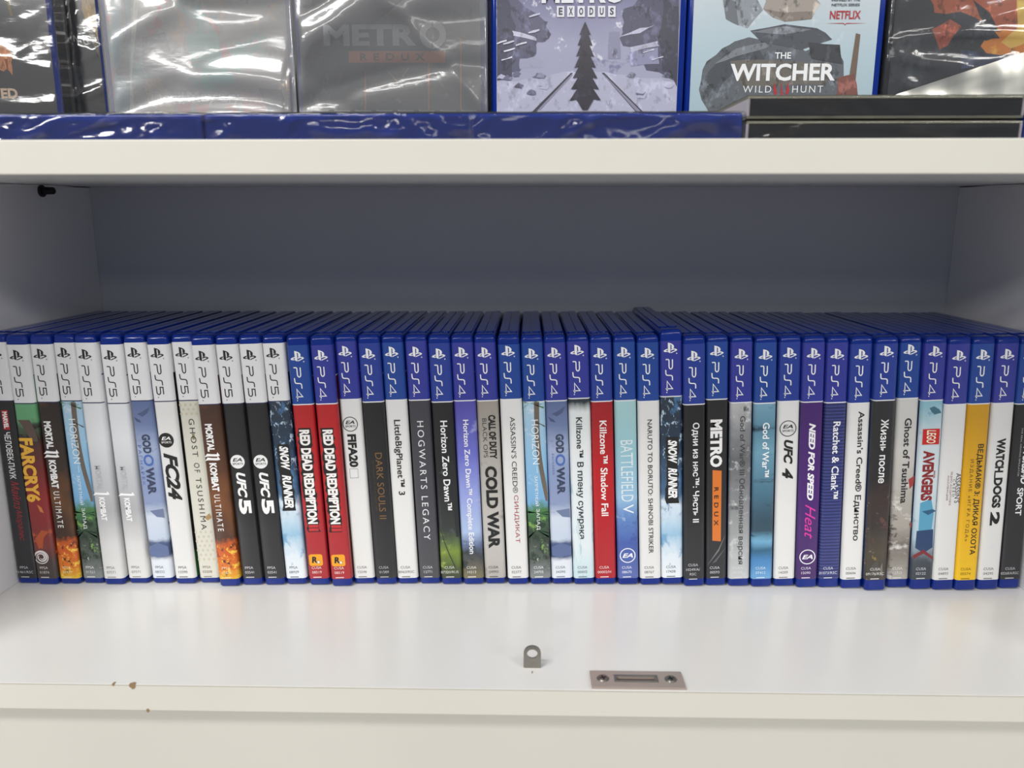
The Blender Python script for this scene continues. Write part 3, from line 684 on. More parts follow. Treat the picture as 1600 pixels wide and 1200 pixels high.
def blade(Y, flip, u0=0.04, u1=0.76, w_=9):
    # curved numeral stroke with hooked ends
    s_ = -1 if flip else 1
    P = [(u1, Y + s_ * 2), (u1 - 0.10, Y - s_ * (w_ + 4)), (u1 - 0.14, Y - s_ * w_ * 0.5), (u0 + 0.34, Y - s_ * w_ * 0.6), (u0 + 0.14, Y - s_ * w_ * 0.9), (u0, Y + s_ * 6), (u0 + 0.16, Y + s_ * w_ * 0.35), (u1 - 0.14, Y + s_ * w_ * 0.55)]
    return P
SPINES = [
 dict(label='near-black game case touching the left cabinet wall, red cursive under white capitals', art=A_black, side='26262a', ink='c8c8cc', code='PPSA|01461/RSC',
      shapes=[('b01c2a', [(0.37, 428), (0.67, 428), (0.67, 510), (0.37, 510)])], shapes_name='title_plate',
      texts=[('MARVEL', 434, 504, 0.41, 0.63, 'f2f0ee', BB), ('ЧЕЛОВЕК-ПАУК', 520, 716, 0.36, 0.66, 'ecebea', BB), ('Майлз', 724, 842, 0.36, 0.74, '9c2c34', dict(shear=0.35)), ('Моралес', 846, 975, 0.36, 0.70, '9c2c34', dict(shear=0.35))]),
 dict(label='game case with spine fading from green to red, fat yellow lettering, white swirl emblem', art=A_far, side=A_far, ink='d8d4d0', code='PPSA|01874',
      shapes=[('5a4a40', trunk(0.40, 470, 0.8, 560, 0.28, 0.16, 0.05)), ('c87a3c', [(0.5, 822), (0.7, 835), (0.78, 858), (0.6, 852)]), ('b0512a', [(0.2, 965), (0.55, 930), (0.9, 935), (0.62, 960), (0.5, 1000), (0.3, 1008)])],
      texts=[('FARCRY6', 545, 812, 0.06, 0.72, 'e6ae3a', BB)], emblems=[('swirl', 0.38, 1043, 4.7, 'f0eaea')]),
 dict(label='game case with dark brown spine and flames at its foot, next to the green-to-red spine', art=A_mk, side='1e1a18', ink='f0dcae', code='PPSA|01879', shapes=[('f4f4f4', blade(606, False)), ('f4f4f4', blade(622, False))], shapes_name='numeral_lettering',
      texts=[('MORTAL', 475, 590, 0.22, 0.56, 'f0f0f0', BB), ('KOMBAT', 637, 755, 0.22, 0.56, 'f0f0f0', BB), ('ULTIMATE', 768, 920, 0.26, 0.54, 'e8e6e4', dict(space=1.4, bold=0.01))]),
 dict(label='white-topped game case with blue sky, palm trunk and jungle on its spine', art=A_hor, side=A_hor, ink='e6ecec', code='PPSA|01521', shapes=HOR_SH,
      texts=[('HORIZON', 465, 652, 0.30, 0.62, 'f4f8fa', TH), ('—', 660, 690, 0.48, 0.50, 'f4f8fa'), ('ЗАПРЕТНЫЙ', 700, 825, 0.36, 0.54, 'f4f8fa', TH), ('ЗАПАД', 838, 925, 0.36, 0.54, 'f4f8fa', TH)]),
 dict(label='game case with plain silvery white spine, the one next to the sky and palm spine', art=A_silver, side=A_silver, ink='8a8a8e', code='PPSA|07571', shapes=[('f8f8fa', blade(779, False, 0.02, 0.82, 8))], shapes_name='numeral_lettering',
      texts=[('MORTAL', 660, 762, 0.26, 0.54, 'b4b8be', B_), ('KOMBAT', 792, 890, 0.28, 0.56, 'f4f4f6', BB)]),
 dict(label='game case with plain silvery white spine, the one next to the misty slate-blue spine', art=A_silver, side=A_silver, ink='8a8a8e', code='PPSA|07571', shapes=[('f8f8fa', blade(783, False, 0.02, 0.82, 8))], shapes_name='numeral_lettering',
      texts=[('MORTAL', 664, 766, 0.26, 0.54, 'b4b8be', B_), ('KOMBAT', 796, 894, 0.28, 0.56, 'f4f4f6', BB)]),
 dict(label='white-topped game case with misty slate-blue spine and ragged dark title', art=A_gow, side=A_gow, ink='70788c', code='PPSA|08332', shapes=GOW_SH,
      texts=[('GOD', 530, 610, 0.34, 0.74, '39435f', BB), ('O', 614, 664, 0.30, 0.78, '4a6cb4', B_), ('WAR', 668, 782, 0.34, 0.74, '39435f', BB), ('РАГНАРЕК', 575, 742, 0.12, 0.26, '5a76b0', dict(space=1.4))]),
 dict(label='game case with white spine, solid black round badge and heavy slanted black title', art=A_white, side=art('black_and_green_side', st((1130, (30, 96, 40)), (1050, (36, 92, 46)), (1020, (22, 24, 22)), (300, (16, 17, 18)))), ink='6c6c70', code='PPSA|13390',
      texts=[('FC24', 608, 806, 0.18, 0.82, '17181a', IT)], emblems=[('sports', 0.40, 555, 5.0, '17181a', '17181a', 'f4f4f4', False)]),
 dict(label='game case with cream spine, dotted pattern and widely spaced thin dark letters', art=A_gho, side='cfccbe', ink='86847a', code='PPSA|03208', shapes=dots(406, 460, 'c4bda6') + dots(940, 1060, 'cac4b0') + [('a88a5c', [(0.6, 880), (0.85, 862), (0.94, 880), (0.75, 892)]), ('8a8264', [(0.48, 528), (0.60, 528), (0.60, 552), (0.48, 552)])],
      texts=[('GHOST', 465, 624, 0.40, 0.66, '33322e', SPW), ('OF', 650, 690, 0.40, 0.66, '33322e', SPW), ('TSUSHIMA', 712, 930, 0.40, 0.66, '33322e', SPW)]),
 dict(label='game case with reddish brown spine and flames at its foot, between cream and black spines', art=A_mk2, side=A_mk2, ink='f0dcae', code='PPSA|01879', shapes=[('f4f4f4', blade(619, False)), ('f4f4f4', blade(635, False))], shapes_name='numeral_lettering',
      texts=[('MORTAL', 488, 603, 0.22, 0.56, 'f0f0f0', BB), ('KOMBAT', 650, 768, 0.22, 0.56, 'f0f0f0', BB), ('ULTIMATE', 781, 933, 0.26, 0.54, 'e8e6e4', dict(space=1.4, bold=0.01))]),
 dict(label='game case with black spine and white round badge, next to the reddish brown spine', art=A_black, side='242428', ink='d0d0d2', code='PPSA|03541',
      texts=[('UFC', 690, 795, 0.30, 0.74, 'f2f2f2', IT), ('5', 800, 864, 0.28, 0.86, 'f2f2f2', BB)], emblems=[('sports', 0.45, 645, 5.2, 'efefef', '26262a', '26262a', True)]),
 dict(label='game case with black spine and white round badge, next to the white-topped snowy spine', art=A_black, side='242428', ink='d0d0d2', code='PPSA|03541',
      texts=[('UFC', 690, 795, 0.30, 0.74, 'f2f2f2', IT), ('5', 800, 864, 0.28, 0.86, 'f2f2f2', BB)], emblems=[('sports', 0.45, 645, 5.2, 'efefef', '26262a', '26262a', True)]),
 dict(label='white-topped game case with icy rock and snow on its spine, white title on black splash', art=A_snow, side=A_snow, ink='6a7078', code='PPSA|08929', shapes=[('15171b', ragged(572, 850, 0.22, 0.80, 3))], shapes_name='title_plate',
      texts=[('SNOW', 580, 680, 0.32, 0.74, 'f6f6f6', IT), ('RUNNER', 700, 838, 0.32, 0.74, 'f6f6f6', IT)], emblems=()),
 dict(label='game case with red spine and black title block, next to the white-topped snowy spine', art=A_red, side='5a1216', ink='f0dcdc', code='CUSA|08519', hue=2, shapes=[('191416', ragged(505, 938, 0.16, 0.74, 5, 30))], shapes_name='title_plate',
      texts=[('RED DEAD REDEMPTION', 512, 904, 0.22, 0.70, 'f4f0ee', BB), ('II', 908, 934, 0.24, 0.70, 'c42a30', BB)], emblems=[('star', 0.43, 1055, 4.6)]),
 dict(label='game case with red spine and black title block, next to the plain white spine', art=A_red, side='5a1216', ink='f0dcdc', code='CUSA|08519', hue=1, shapes=[('191416', ragged(505, 938, 0.16, 0.74, 9, 30))], shapes_name='title_plate',
      texts=[('RED DEAD REDEMPTION', 512, 904, 0.22, 0.70, 'f4f0ee', BB), ('II', 908, 934, 0.24, 0.70, 'c42a30', BB)], emblems=[('star', 0.43, 1055, 4.6)]),
 dict(label='game case with white spine, outlined round badge, bold title and tiny boxed mark', art=A_white, side='6c1418', ink='77777a', code='CUSA|15546', hue=1,
      shapes=[('8a8a8e', [(0.22, 674), (0.62, 674), (0.62, 714), (0.22, 714)]), ('e4e4e4', [(0.24, 676), (0.60, 676), (0.60, 712), (0.24, 712)])], shapes_name='boxed_mark',
      texts=[('FIFA20', 530, 668, 0.24, 0.66, '17181a', BB)], emblems=[('sports', 0.43, 488, 5.0, None, '1c1d20', '1c1d20', True)]),
 dict(label='game case with black spine and dim bronze lettering', art=A_soft, side='1a1a1c', ink='b8b8ba', code='CUSA|01589', hue=0,
      texts=[('DARK SOULS II', 608, 884, 0.42, 0.74, '7c5c38', dict(bold=0.0)), ('SCHOLAR OF THE FIRST SIN', 640, 850, 0.26, 0.34, '54432e', TH)]),
 dict(label='game case with plain white spine, black title, between bronze-lettered and charcoal spines', art=A_white, side='20242a', ink='77777a', code='CUSA|00063/RSC', hue=2,
      texts=[('LittleBigPlanet™ 3', 470, 785, 0.26, 0.66, '1a1b1e', B_)]),
 dict(label='game case with charcoal grey spine and widely spaced thin white capitals', art=A_grey, side='3a3a40', ink='d0d0d4', code='CUSA|12771', hue=1,
      texts=[('HOGWARTS LEGACY', 475, 972, 0.34, 0.64, 'e6e6ea', dict(space=1.35))]),
 dict(label='game case with black spine, white title and green meadow near its foot', art=A_hzd, side='202426', ink='d6d8d2', code='CUSA|07320/RUS', hue=0,
      texts=[('Horizon Zero Dawn™', 474, 848, 0.36, 0.70, 'f2f2f4', B_)], shapes=[('1c2022', trunk(0.7, 640, 0.95, 960, 0.18, 0.12, 0.05)), ('2a3a26', trunk(0.1, 930, 0.7, 1085, 0.02, 0.03, -0.05))]),
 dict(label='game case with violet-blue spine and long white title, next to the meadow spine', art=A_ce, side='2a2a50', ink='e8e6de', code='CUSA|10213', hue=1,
      texts=[('Horizon Zero Dawn™ Complete Edition', 470, 1030, 0.30, 0.64, 'f2f2f8', B_)]),
 dict(label='game case with beige-grey spine and huge stacked black capitals', art=A_cod, side='8e8a84', ink='55524e', code='CUSA|24993', hue=1,
      texts=[('CALL OF DUTY', 450, 634, 0.50, 0.84, '17171a', BB), ('BLACK OPS', 464, 628, 0.22, 0.42, '1e1e20', TH), ('COLD WAR', 664, 1008, 0.24, 0.80, '151517', BB)]),
 dict(label='game case with white spine whose black title turns red halfway down', art=A_white, side='9a9a9c', ink='6c6c70', code='CUSA|02377', hue=2,
      texts=[('ASSASSIN’S CREED®', 458, 776, 0.42, 0.66, '222226', TH), ('СИНДИКАТ', 786, 984, 0.42, 0.66, 'a03238', TH)]),
 dict(label='blue-topped game case with blue sky, palm trunk and jungle on its spine', art=A_hor, side=A_hor, ink='e6ecec', code='CUSA|24705', hue=2, shapes=HOR_SH,
      texts=[('HORIZON', 470, 656, 0.34, 0.66, 'f4f8fa', TH), ('—', 664, 694, 0.52, 0.54, 'f4f8fa'), ('ЗАПРЕТНЫЙ', 704, 830, 0.40, 0.58, 'f4f8fa', TH), ('ЗАПАД', 842, 930, 0.40, 0.58, 'f4f8fa', TH)]),
 dict(label='blue-topped game case with misty slate-blue spine and ragged dark title', art=A_gow, side=A_gow, ink='70788c', code='CUSA|34390', hue=1, shapes=GOW_SH,
      texts=[('GOD', 530, 610, 0.40, 0.78, '39435f', BB), ('O', 614, 664, 0.36, 0.82, '4a6cb4', B_), ('WAR', 668, 782, 0.40, 0.78, '39435f', BB), ('РАГНАРЕК', 612, 700, 0.20, 0.30, '5a76b0', dict(space=1.2))]),
 dict(label='game case with frosty pale spine and long bold black title, beside the red spine', art=A_kz, side='c8d4d8', ink='70787c', code='CUSA|00002', hue=1,
      texts=[('Killzone™ В плену сумрака', 460, 968, 0.24, 0.62, '1e2428', B_)]),
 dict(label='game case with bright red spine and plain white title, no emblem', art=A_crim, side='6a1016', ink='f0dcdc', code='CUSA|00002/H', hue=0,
      texts=[('Killzone™ Shadow Fall', 474, 872, 0.36, 0.70, 'f6eeee', B_)]),
 dict(label='game case with pale teal spine deepening to blue, white round emblem at its foot', art=A_bf, side='7ab0c0', ink='e6ecf4', code='CUSA|08670', hue=2,
      texts=[('BATTLEFIELD', 556, 812, 0.24, 0.80, 'dfeaf2', dict(bold=0.0)), ('V', 824, 862, 0.30, 0.80, 'e8f0f6', dict(bold=0.0))], emblems=[('round', 0.48, 1037, 5.3, 'f0f2f6', 'f0f2f6')]),
 dict(label='game case with white spine and one long line of thin black capitals', art=A_white, side='a8a8aa', ink='6c6c70', code='CUSA|08767', hue=2,
      texts=[('NARUTO TO BORUTO: SHINOBI STRIKER', 470, 1028, 0.42, 0.64, '202124', dict(bold=0.008))]),
 dict(label='tallest blue-topped game case in the row, icy rock and snow on its spine', art=A_snow, side=A_snow, ink='6a7078', code='CUSA|17438', hue=1, scale=1.018, shapes=[('15171b', ragged(545, 822, 0.22, 0.80, 13))], shapes_name='title_plate',
      texts=[('SNOW', 558, 656, 0.32, 0.74, 'f6f6f6', IT), ('RUNNER', 674, 800, 0.32, 0.74, 'f6f6f6', IT)]),
 dict(label='game case with plain black spine and white mixed-case title, next to the tallest case', art=A_soft, side='18181a', ink='c8c8cc', code='CUSA|10249/A/|RSC', hue=0,
      texts=[('Одни из нас™: Часть II', 484, 898, 0.36, 0.72, 'f0f0f2', B_)]),
 dict(label='game case with black spine, heavy white title and orange block', art=A_black, side='1c1c1e', ink='d0d0d4', code='CUSA|00593', hue=2,
      shapes=[('d8762a', [(0.30, 680), (0.72, 684), (0.71, 978), (0.31, 974)]), ('7c7c80', [(0.05, 1080), (0.6, 1010), (0.95, 945), (0.62, 1018)]), ('5c5c60', [(0.3, 1070), (0.98, 1000), (0.5, 1062)])], shapes_name='orange_block',
      texts=[('METRO', 470, 668, 0.18, 0.74, 'f0f0f0', BB), ('REDUX', 752, 912, 0.38, 0.58, '33200f', dict(space=1.9, bold=0.02), 4)]),
 dict(label='game case with mottled grey spine and long dark grey title', art=A_gw3, side='7e8084', ink='dcdcde', code='CUSA|01715', hue=1,
      texts=[('God of War® III Обновленная версия', 456, 1072, 0.38, 0.70, '3c3e42', dict(bold=0.01))]),
 dict(label='game case with teal and sea-blue spine and short white title', art=A_gw4, side='3a6078', ink='d8e8f2', code='CUSA|07412', hue=2,
      texts=[('God of War™', 484, 710, 0.40, 0.72, 'f2f6f8', B_)]),
 dict(label='game case with white spine, outlined badge and slanted black title, beside the purple spine', art=A_white, side='a8a8aa', ink='77777a', code='CUSA|14209', hue=0,
      texts=[('UFC', 555, 656, 0.30, 0.72, '17181a', IT), ('4', 672, 718, 0.26, 0.76, '17181a', IT)], emblems=[('sports', 0.47, 508, 5.4, None, '1c1d20', '1c1d20', True)]),
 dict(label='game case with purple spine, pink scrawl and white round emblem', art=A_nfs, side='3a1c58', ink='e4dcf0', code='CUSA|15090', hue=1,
      texts=[('NEED FOR SPEED', 486, 806, 0.36, 0.66, 'f4f2f8', IT), ('Heat', 822, 966, 0.30, 0.78, 'd83aa0', dict(bold=0.0, shear=0.5))], emblems=[('round', 0.48, 1040, 5.3, 'f0eef6', 'f0eef6')]),
 dict(label='game case with navy pinstriped spine and white title', art=A_rat, side='2a3060', ink='d8dcec', code='CUSA|01073/RSC', hue=1,
      texts=[('Ratchet & Clank™', 480, 800, 0.40, 0.74, 'f2f2f8', B_)]),
 dict(label='game case with white spine and long black mixed-case title, next to the navy pinstriped spine', art=A_white, side='a8a8aa', ink='6c6c70', code='CUSA|00606', hue=0,
      texts=[('Assassin’s Creed® Единство', 438, 972, 0.40, 0.74, '1c1d20', B_)]),
 dict(label='game case standing furthest forward, black spine with bold white title over rusty debris', art=A_day, side='2a2a2c', ink='dcdcda', code='CUSA|09176/RSC', hue=0,
      texts=[('Жизнь после', 472, 734, 0.36, 0.70, 'f2f2f2', BB)], shapes=[('74706a', [(0.6, 1100), (0.75, 1060), (0.80, 1120)]), ('4c4844', [(0.2, 1080), (0.5, 1050), (0.7, 1100), (0.4, 1120)])]),
 dict(label='game case with pale brushstroke-grey spine, black title and a dash of red', art=A_gts, side='8c8880', ink='e0dedc', code='CUSA|13323', hue=2,
      texts=[('Ghost of Tsushima', 466, 818, 0.38, 0.70, '222224', B_)], shapes=[('a23a3c', [(0.7, 720), (0.97, 706), (0.95, 742), (0.78, 760)]), ('8a4a4a', [(0.85, 905), (0.97, 895), (0.97, 925)])]),
 dict(label='game case with pale blue spine, square red logo above a dark red emblem', art=A_leg, side='8aa8b8', ink='d8dce0', code='CUSA|02122', hue=1,
      shapes=[('c0c8cc', [(0.10, 508), (0.90, 508), (0.90, 578), (0.10, 578)]), ('c8201e', [(0.12, 511), (0.88, 511), (0.88, 575), (0.12, 575)]), ('3f6f84', [(0.35, 425), (0.55, 418), (0.8, 432), (0.9, 446), (0.6, 452), (0.45, 440)]),
              ('58a0c0', [(0.2, 815), (0.7, 800), (0.85, 860), (0.8, 930), (0.2, 930)]), ('2c5c80', [(0.3, 850), (0.8, 842), (0.95, 850), (0.6, 866)]), ('22406a', [(0.12, 930), (0.88, 925), (0.9, 1000), (0.5, 1022), (0.1, 1000)]), ('802a30', [(0.02, 1030), (0.5, 1008), (0.96, 1040), (0.96, 1052), (0.5, 1024), (0.02, 1046)])],
      texts=[('LEGO', 516, 570, 0.30, 0.72, 'f6f0d8', dict(bold=0.02, shear=0.15)), ('MARVEL', 684, 716, 0.72, 0.80, 'a83c3c', B_), ('AVENGERS', 600, 806, 0.20, 0.72, '8c2024', BB)]),
 dict(label='game case with white spine and small stacked black and red lines at mid-height', art=A_white, side='a8a8aa', ink='6c6c70', code='CUSA|04893', hue=1,
      texts=[('ASSASSIN’S', 694, 816, 0.70, 0.92, '2a2a2e', TH), ('CREED', 718, 790, 0.58, 0.68, '2a2a2e', dict(space=1.6)), ('ЭЦИО АУДИТОРЕ', 686, 826, 0.44, 0.54, '8c4a50', TH), ('КОЛЛЕКЦИЯ', 704, 804, 0.30, 0.40, '8c4a50', TH)]),
 dict(label='game case with yellow spine and black and brown lettering', art=A_yel, side='a87c10', ink='8a6a10', code='CUSA|05574', hue=2,
      texts=[('ВЕДЬМАК® 3: ДИКАЯ ОХОТА', 574, 1028, 0.50, 0.80, '241c10', B_), ('ИЗДАНИЕ «ИГРА ГОДА»', 636, 972, 0.24, 0.42, '6a4c14', dict(space=1.3))]),
 dict(label='game case with white spine and glitchy heavy black capitals, next to the yellow spine', art=A_white, side='a8a8aa', ink='6c6c70', code='CUSA|04295', hue=1,
      texts=[('WATCH', 550, 690, 0.32, 0.72, '141416', BB), ('_', 690, 712, 0.32, 0.38, '141416', BB), ('DOGS', 712, 836, 0.32, 0.72, '141416', BB), ('2', 852, 908, 0.30, 0.74, '141416', BB)],
      shapes=[('e0e0e0', [(0.30, 1000), (0.55, 985), (0.72, 1000), (0.5, 1004)])]),
 dict(label='game case with black spine, the last one before the right cabinet wall', art=A_black, side='222226', ink='c8c8cc', code='CUSA|03268/A/RSC', hue=2,
      texts=[('GRAN TURISMO', 502, 738, 0.52, 0.80, 'f2f2f2', IT), ('THE REAL DRIVING SIMULATOR', 506, 706, 0.36, 0.43, 'c8c8c8', TH), ('SPORT', 754, 868, 0.42, 0.70, 'f2f2f2', B_)]),
]


M_white = mat('white_print', (228, 228, 230), 0.42, 0.35)
M_ps5 = mat('white_platform_band', (232, 232, 235), 0.42, 0.35)
PSB = [mat('blue_platform_band_%s' % k, c, 0.4, 0.4) for k, c in zip('abc', ((28, 56, 150), (44, 52, 152), (18, 66, 152)))]
M_lineW = mat('white_line', (235, 235, 238), 0.4, 0.3); M_lineN = mat('navy_line', (35, 40, 80), 0.4, 0.3)

def emblem_sports(pl, mb, c, r, solid, ringc, txt, ringed):
    """Round badge reading EA SPORTS, letter tops to the right of the spine."""
    if solid: pl.disc(mb, c, r, ink(solid), 1)
    if ringed: pl.ring(mb, c, r * 0.90, r * 1.0, ink(ringc), 2)
    m = ink(txt)
    pl.text(mb, 'EA', (c[0] - r * 0.62, c[1] + r * 0.02), (r * 1.22, 0), (0, r * 0.46), m, 3, bold=0.02, shear=0.25)
    pl.text(mb, 'SPORTS', (c[0] - r * 0.68, c[1] - r * 0.42), (r * 1.36, 0), (0, r * 0.27), m, 3, bold=0.01)
def emblem_round(pl, mb, c, r, ringc, txt):
    pl.ring(mb, c, r * 0.88, r, ink(ringc), 2)
    pl.text(mb, 'EA', (c[0] - r * 0.68, c[1] - r * 0.30), (r * 1.36, 0), (0, r * 0.60), ink(txt), 3, bold=0.03, shear=0.3)
def emblem_swirl(pl, mb, c, r, col):
    m = ink(col)
    for a0, turns, ra, rb, w0, w1 in ((math.radians(150), 0.86, 1.0, 0.92, 0.13, 0.13), (math.radians(165), 1.05, 0.93, 0.42, 0.10, 0.22), (math.radians(200), 0.95, 0.72, 0.22, 0.06, 0.20)):
        n = 40; pts = []
        for i in range(n + 1):
            t = i / n; a = a0 - turns * 2 * math.pi * t; rr = ra + (rb - ra) * t
            pts.append(((c[0] + r * rr * math.cos(a), c[1] + r * rr * math.sin(a)), r * (w0 + (w1 - w0) * math.sin(math.pi * t))))
        for i in range(n):
            (p, wa), (q, wb) = pts[i], pts[i + 1]
            d = np.array(q) - np.array(p); d /= np.linalg.norm(d); nn = np.array((-d[1], d[0]))
            pl.poly(mb, [tuple(np.array(p) + nn * wa / 2), tuple(np.array(p) - nn * wa / 2), tuple(np.array(q) - nn * wb / 2), tuple(np.array(q) + nn * wb / 2)], m, 2)
def rrect(x0, y0, x1, y1, r, k=4):
    P = []
    for cx, cy, a in ((x1 - r, y1 - r, 0), (x0 + r, y1 - r, 90), (x0 + r, y0 + r, 180), (x1 - r, y0 + r, 270)):
        for i in range(k + 1):
            t = math.radians(a + 90 * i / k); P.append((cx + r * math.cos(t), cy + r * math.sin(t)))
    return P
def star(c, r, n=5, q=0.42):
    return [(c[0] + (r if i % 2 == 0 else r * q) * math.sin(math.pi * i / n), c[1] + (r if i % 2 == 0 else r * q) * math.cos(math.pi * i / n)) for i in range(2 * n)]
def emblem_star(pl, mb, c, w_, h_):
    x0, y0, x1, y1 = c[0] - w_ / 2, c[1] - h_ / 2, c[0] + w_ / 2, c[1] + h_ / 2
    pl.poly(mb, rrect(x0, y0, x1, y1, w_ * 0.16), ink('f0a21c'), 2)
    pl.text(mb, 'R', (x0 + w_ * 0.20, y0 + h_ * 0.26), (w_ * 0.42, 0), (0, h_ * 0.54), ink('16130f'), 3, bold=0.05, shear=0.1)
    pl.poly(mb, star((x0 + w_ * 0.68, y0 + h_ * 0.32), w_ * 0.20), ink('16130f'), 3); pl.poly(mb, star((x0 + w_ * 0.68, y0 + h_ * 0.32), w_ * 0.155), ink('f6f0e4'), 4)

PAINT = {}
def build_case(i):
    s = SPINES[i]
    loc, a, band, pt = place(i)
    five = i <= 12
    root = thing('game_case', s['label'], 'game case', 'game cases standing in a row on the lower board', loc)
    root.rotation_euler = (0, a, 0)
    sh = link('case_shell', SHELL, root); sh['label'] = 'blue plastic shell'
    k = s.get('scale', 1.0)
    if k != 1.0: sh.scale = (1, 1, k); root.location.z += 0.0005
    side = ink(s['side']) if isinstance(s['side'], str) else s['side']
    back = ink(s.get('back', 'dcdcdc' if five else '26365f'))
    m_band = M_ps5 if five else PSB[s.get('hue', 0)]
    zb = max(0.0038, zY(i, 1132))
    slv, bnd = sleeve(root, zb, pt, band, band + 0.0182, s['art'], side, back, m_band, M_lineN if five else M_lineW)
    bnd['label'] = 'white band with black platform logo' if five else 'blue band with white platform logo'
    platform_marks(bnd, band, five, s.get('dx', 0.0))
    def zz(Y): return zY(i, Y)
    # plates and extra printed shapes
    if 'shapes' in s:
        mb = MB()
        for q_, (col, pts) in enumerate(s['shapes']): SP.poly(mb, [(u * CW, zz(Y)) for u, Y in pts], ink(col), 0.4 + (0.07 * q_ if len(s['shapes']) < 30 else 0))
        mb.build(s.get('shapes_name', 'picture_print'), slv)
    if 'texts' in s:
        mb = MB()
        for t in s['texts']:
            body, Y0, Y1, u0, u1, col = t[:6]; kw = t[6] if len(t) > 6 else {}
            SP.text(mb, body, (u0 * CW, zz(Y0)), (0, zz(Y1) - zz(Y0)), ((u1 - u0) * CW, 0), ink(col), 3 if len(t) < 8 else t[7], **kw)
        mb.build('title_lettering', slv)
    for e in s.get('emblems', ()):
        mb = MB(); kind, u, Y, r = e[:4]; c = (u * CW, zz(Y)); r *= MM
        # badges are printed upright
        if kind == 'sports': emblem_sports(SP, mb, c, r, *e[4:])
        elif kind == 'round': emblem_round(SP, mb, c, r, *e[4:])
        elif kind == 'swirl': emblem_swirl(SP, mb, c, r, *e[4:])
        elif kind == 'star': emblem_star(SP, mb, c, r * 2, r * 1.82)
        mb.build('publisher_emblem', slv)
    # code at the foot of the spine
    mb = MB(); m = ink(s['ink']); lines = s['code'].split('|'); cx = s.get('cu', 0.43) * CW
    Y = 1092 if len(lines) == 2 else 1080
    for n_, ln in enumerate(lines):
        v, f, asp = text2d(ln, 0.0, 0.0, 1.0, 2); h = 0.00185; wd = min(asp * h, 0.0118)
        SP.text(mb, ln, (cx - wd / 2, zz(Y)), (wd, 0), (0, h), m, 3, res=2); Y += 19
    v0 = zz(Y - 2)
    SP.poly(mb, [(cx - 0.0028, v0), (cx + 0.0028, v0), (cx + 0.0028, v0 + 0.0006), (cx - 0.0028, v0 + 0.0006)], ink(s.get('ink2', s['ink'])), 3)
    mb.build('product_code', slv)
for i in range(45): build_case(i)

# ------------------------------------------------------------------ upper board: flat cases, boxes and standing cases
rng = np.random.default_rng(11)
M_wrap = wrap_material('clear_shrink_wrap', 0.015, 0.08, 1.5)
M_glare_haze = wrap_material('glare_haze_shrink_wrap', 0.12, 0.09, 1.95, 0.28)  # part of the glare is put in as diffuse white
M_glare_white = wrap_material('glare_white_shrink_wrap', 0.20, 0.10, 2.0, 0.30)  # stronger diffuse white, standing in for heavy glare on the film
M_bare = wrap_material('bare_clear_wrap', 0.0, 0.08, 1.45)
M_thin = wrap_material('thin_clear_wrap', 0.012, 0.08, 1.5)
def crease_field(A, B, n, amp, wdt, seed, flat=0.30):
    r = np.random.default_rng(seed); h = np.zeros_like(A)
    for k in range(n):
        a = r.normal(0, flat); p = r.uniform(-0.1, 1.1, 2) * (A.max(), B.max())
        bend = r.normal(0, 3.0)
        d = (B - p[1]) - np.tan(a) * (A - p[0]) - bend * (A - p[0]) ** 2
        w_ = wdt * r.uniform(0.5, 1.7); am = amp * r.uniform(0.3, 1.0) * (1 if r.random() < 0.75 else -0.6)
        fade = 0.35 + 0.65 * np.exp(-((A - p[0]) / (0.5 * A.max() + 1e-9)) ** 2)
        h += am * fade / (1 + (d / w_) ** 2)
    return h

# plane of a cover turned to the aisle: a along the cover, b up it
CP = Plane2D(lambda a, b, layer: (CW / 2 + 0.00016 + 0.00003 * layer, a, b))

def front_wrap(parent, seed, amp=0.0016, n=26, mat_=None, cw=0.0035, w0=-0.0006, w1=CD + 0.0006, z1=CH):
    nx, nz = 56, 72
    a = np.linspace(0, w1 - w0, nx); b = np.linspace(0, z1, nz); A, B = np.meshgrid(a, b)
    h = crease_field(A, B, n, amp, cw, seed)
    edge = np.clip(np.minimum.reduce([A, (w1 - w0) - A, B + 0.004, z1 - B]) / 0.006, 0, 1)
    h = (h - h.min() * 0.6) * (0.25 + 0.75 * edge)
    v = [(CW / 2 + 0.0007 + max(0.0, float(h[j, i])), w0 + float(A[j, i]), float(B[j, i]) + 0.0003) for j in range(nz) for i in range(nx)]
    f = [(j * nx + i, j * nx + i + 1, (j + 1) * nx + i + 1, (j + 1) * nx + i) for j in range(nz - 1) for i in range(nx - 1)]
    # sides folded back round the case
    k = len(v)
    for e in (0, nx - 1):
        yy = w0 if e == 0 else w1
        b0 = len(v)
        for j in range(nz): v.append((-CW / 2 - 0.0004, yy, float(b[j]) + 0.0003))
        for j in range(nz - 1): f.append((j * nx + e, (j + 1) * nx + e, b0 + j + 1, b0 + j))
    mb = MB(); mb.faces(v, f, mat_ or M_wrap)
    o = mb.build('shrink_wrap', parent, smooth=True); o['label'] = 'creased clear plastic wrap'
    return o

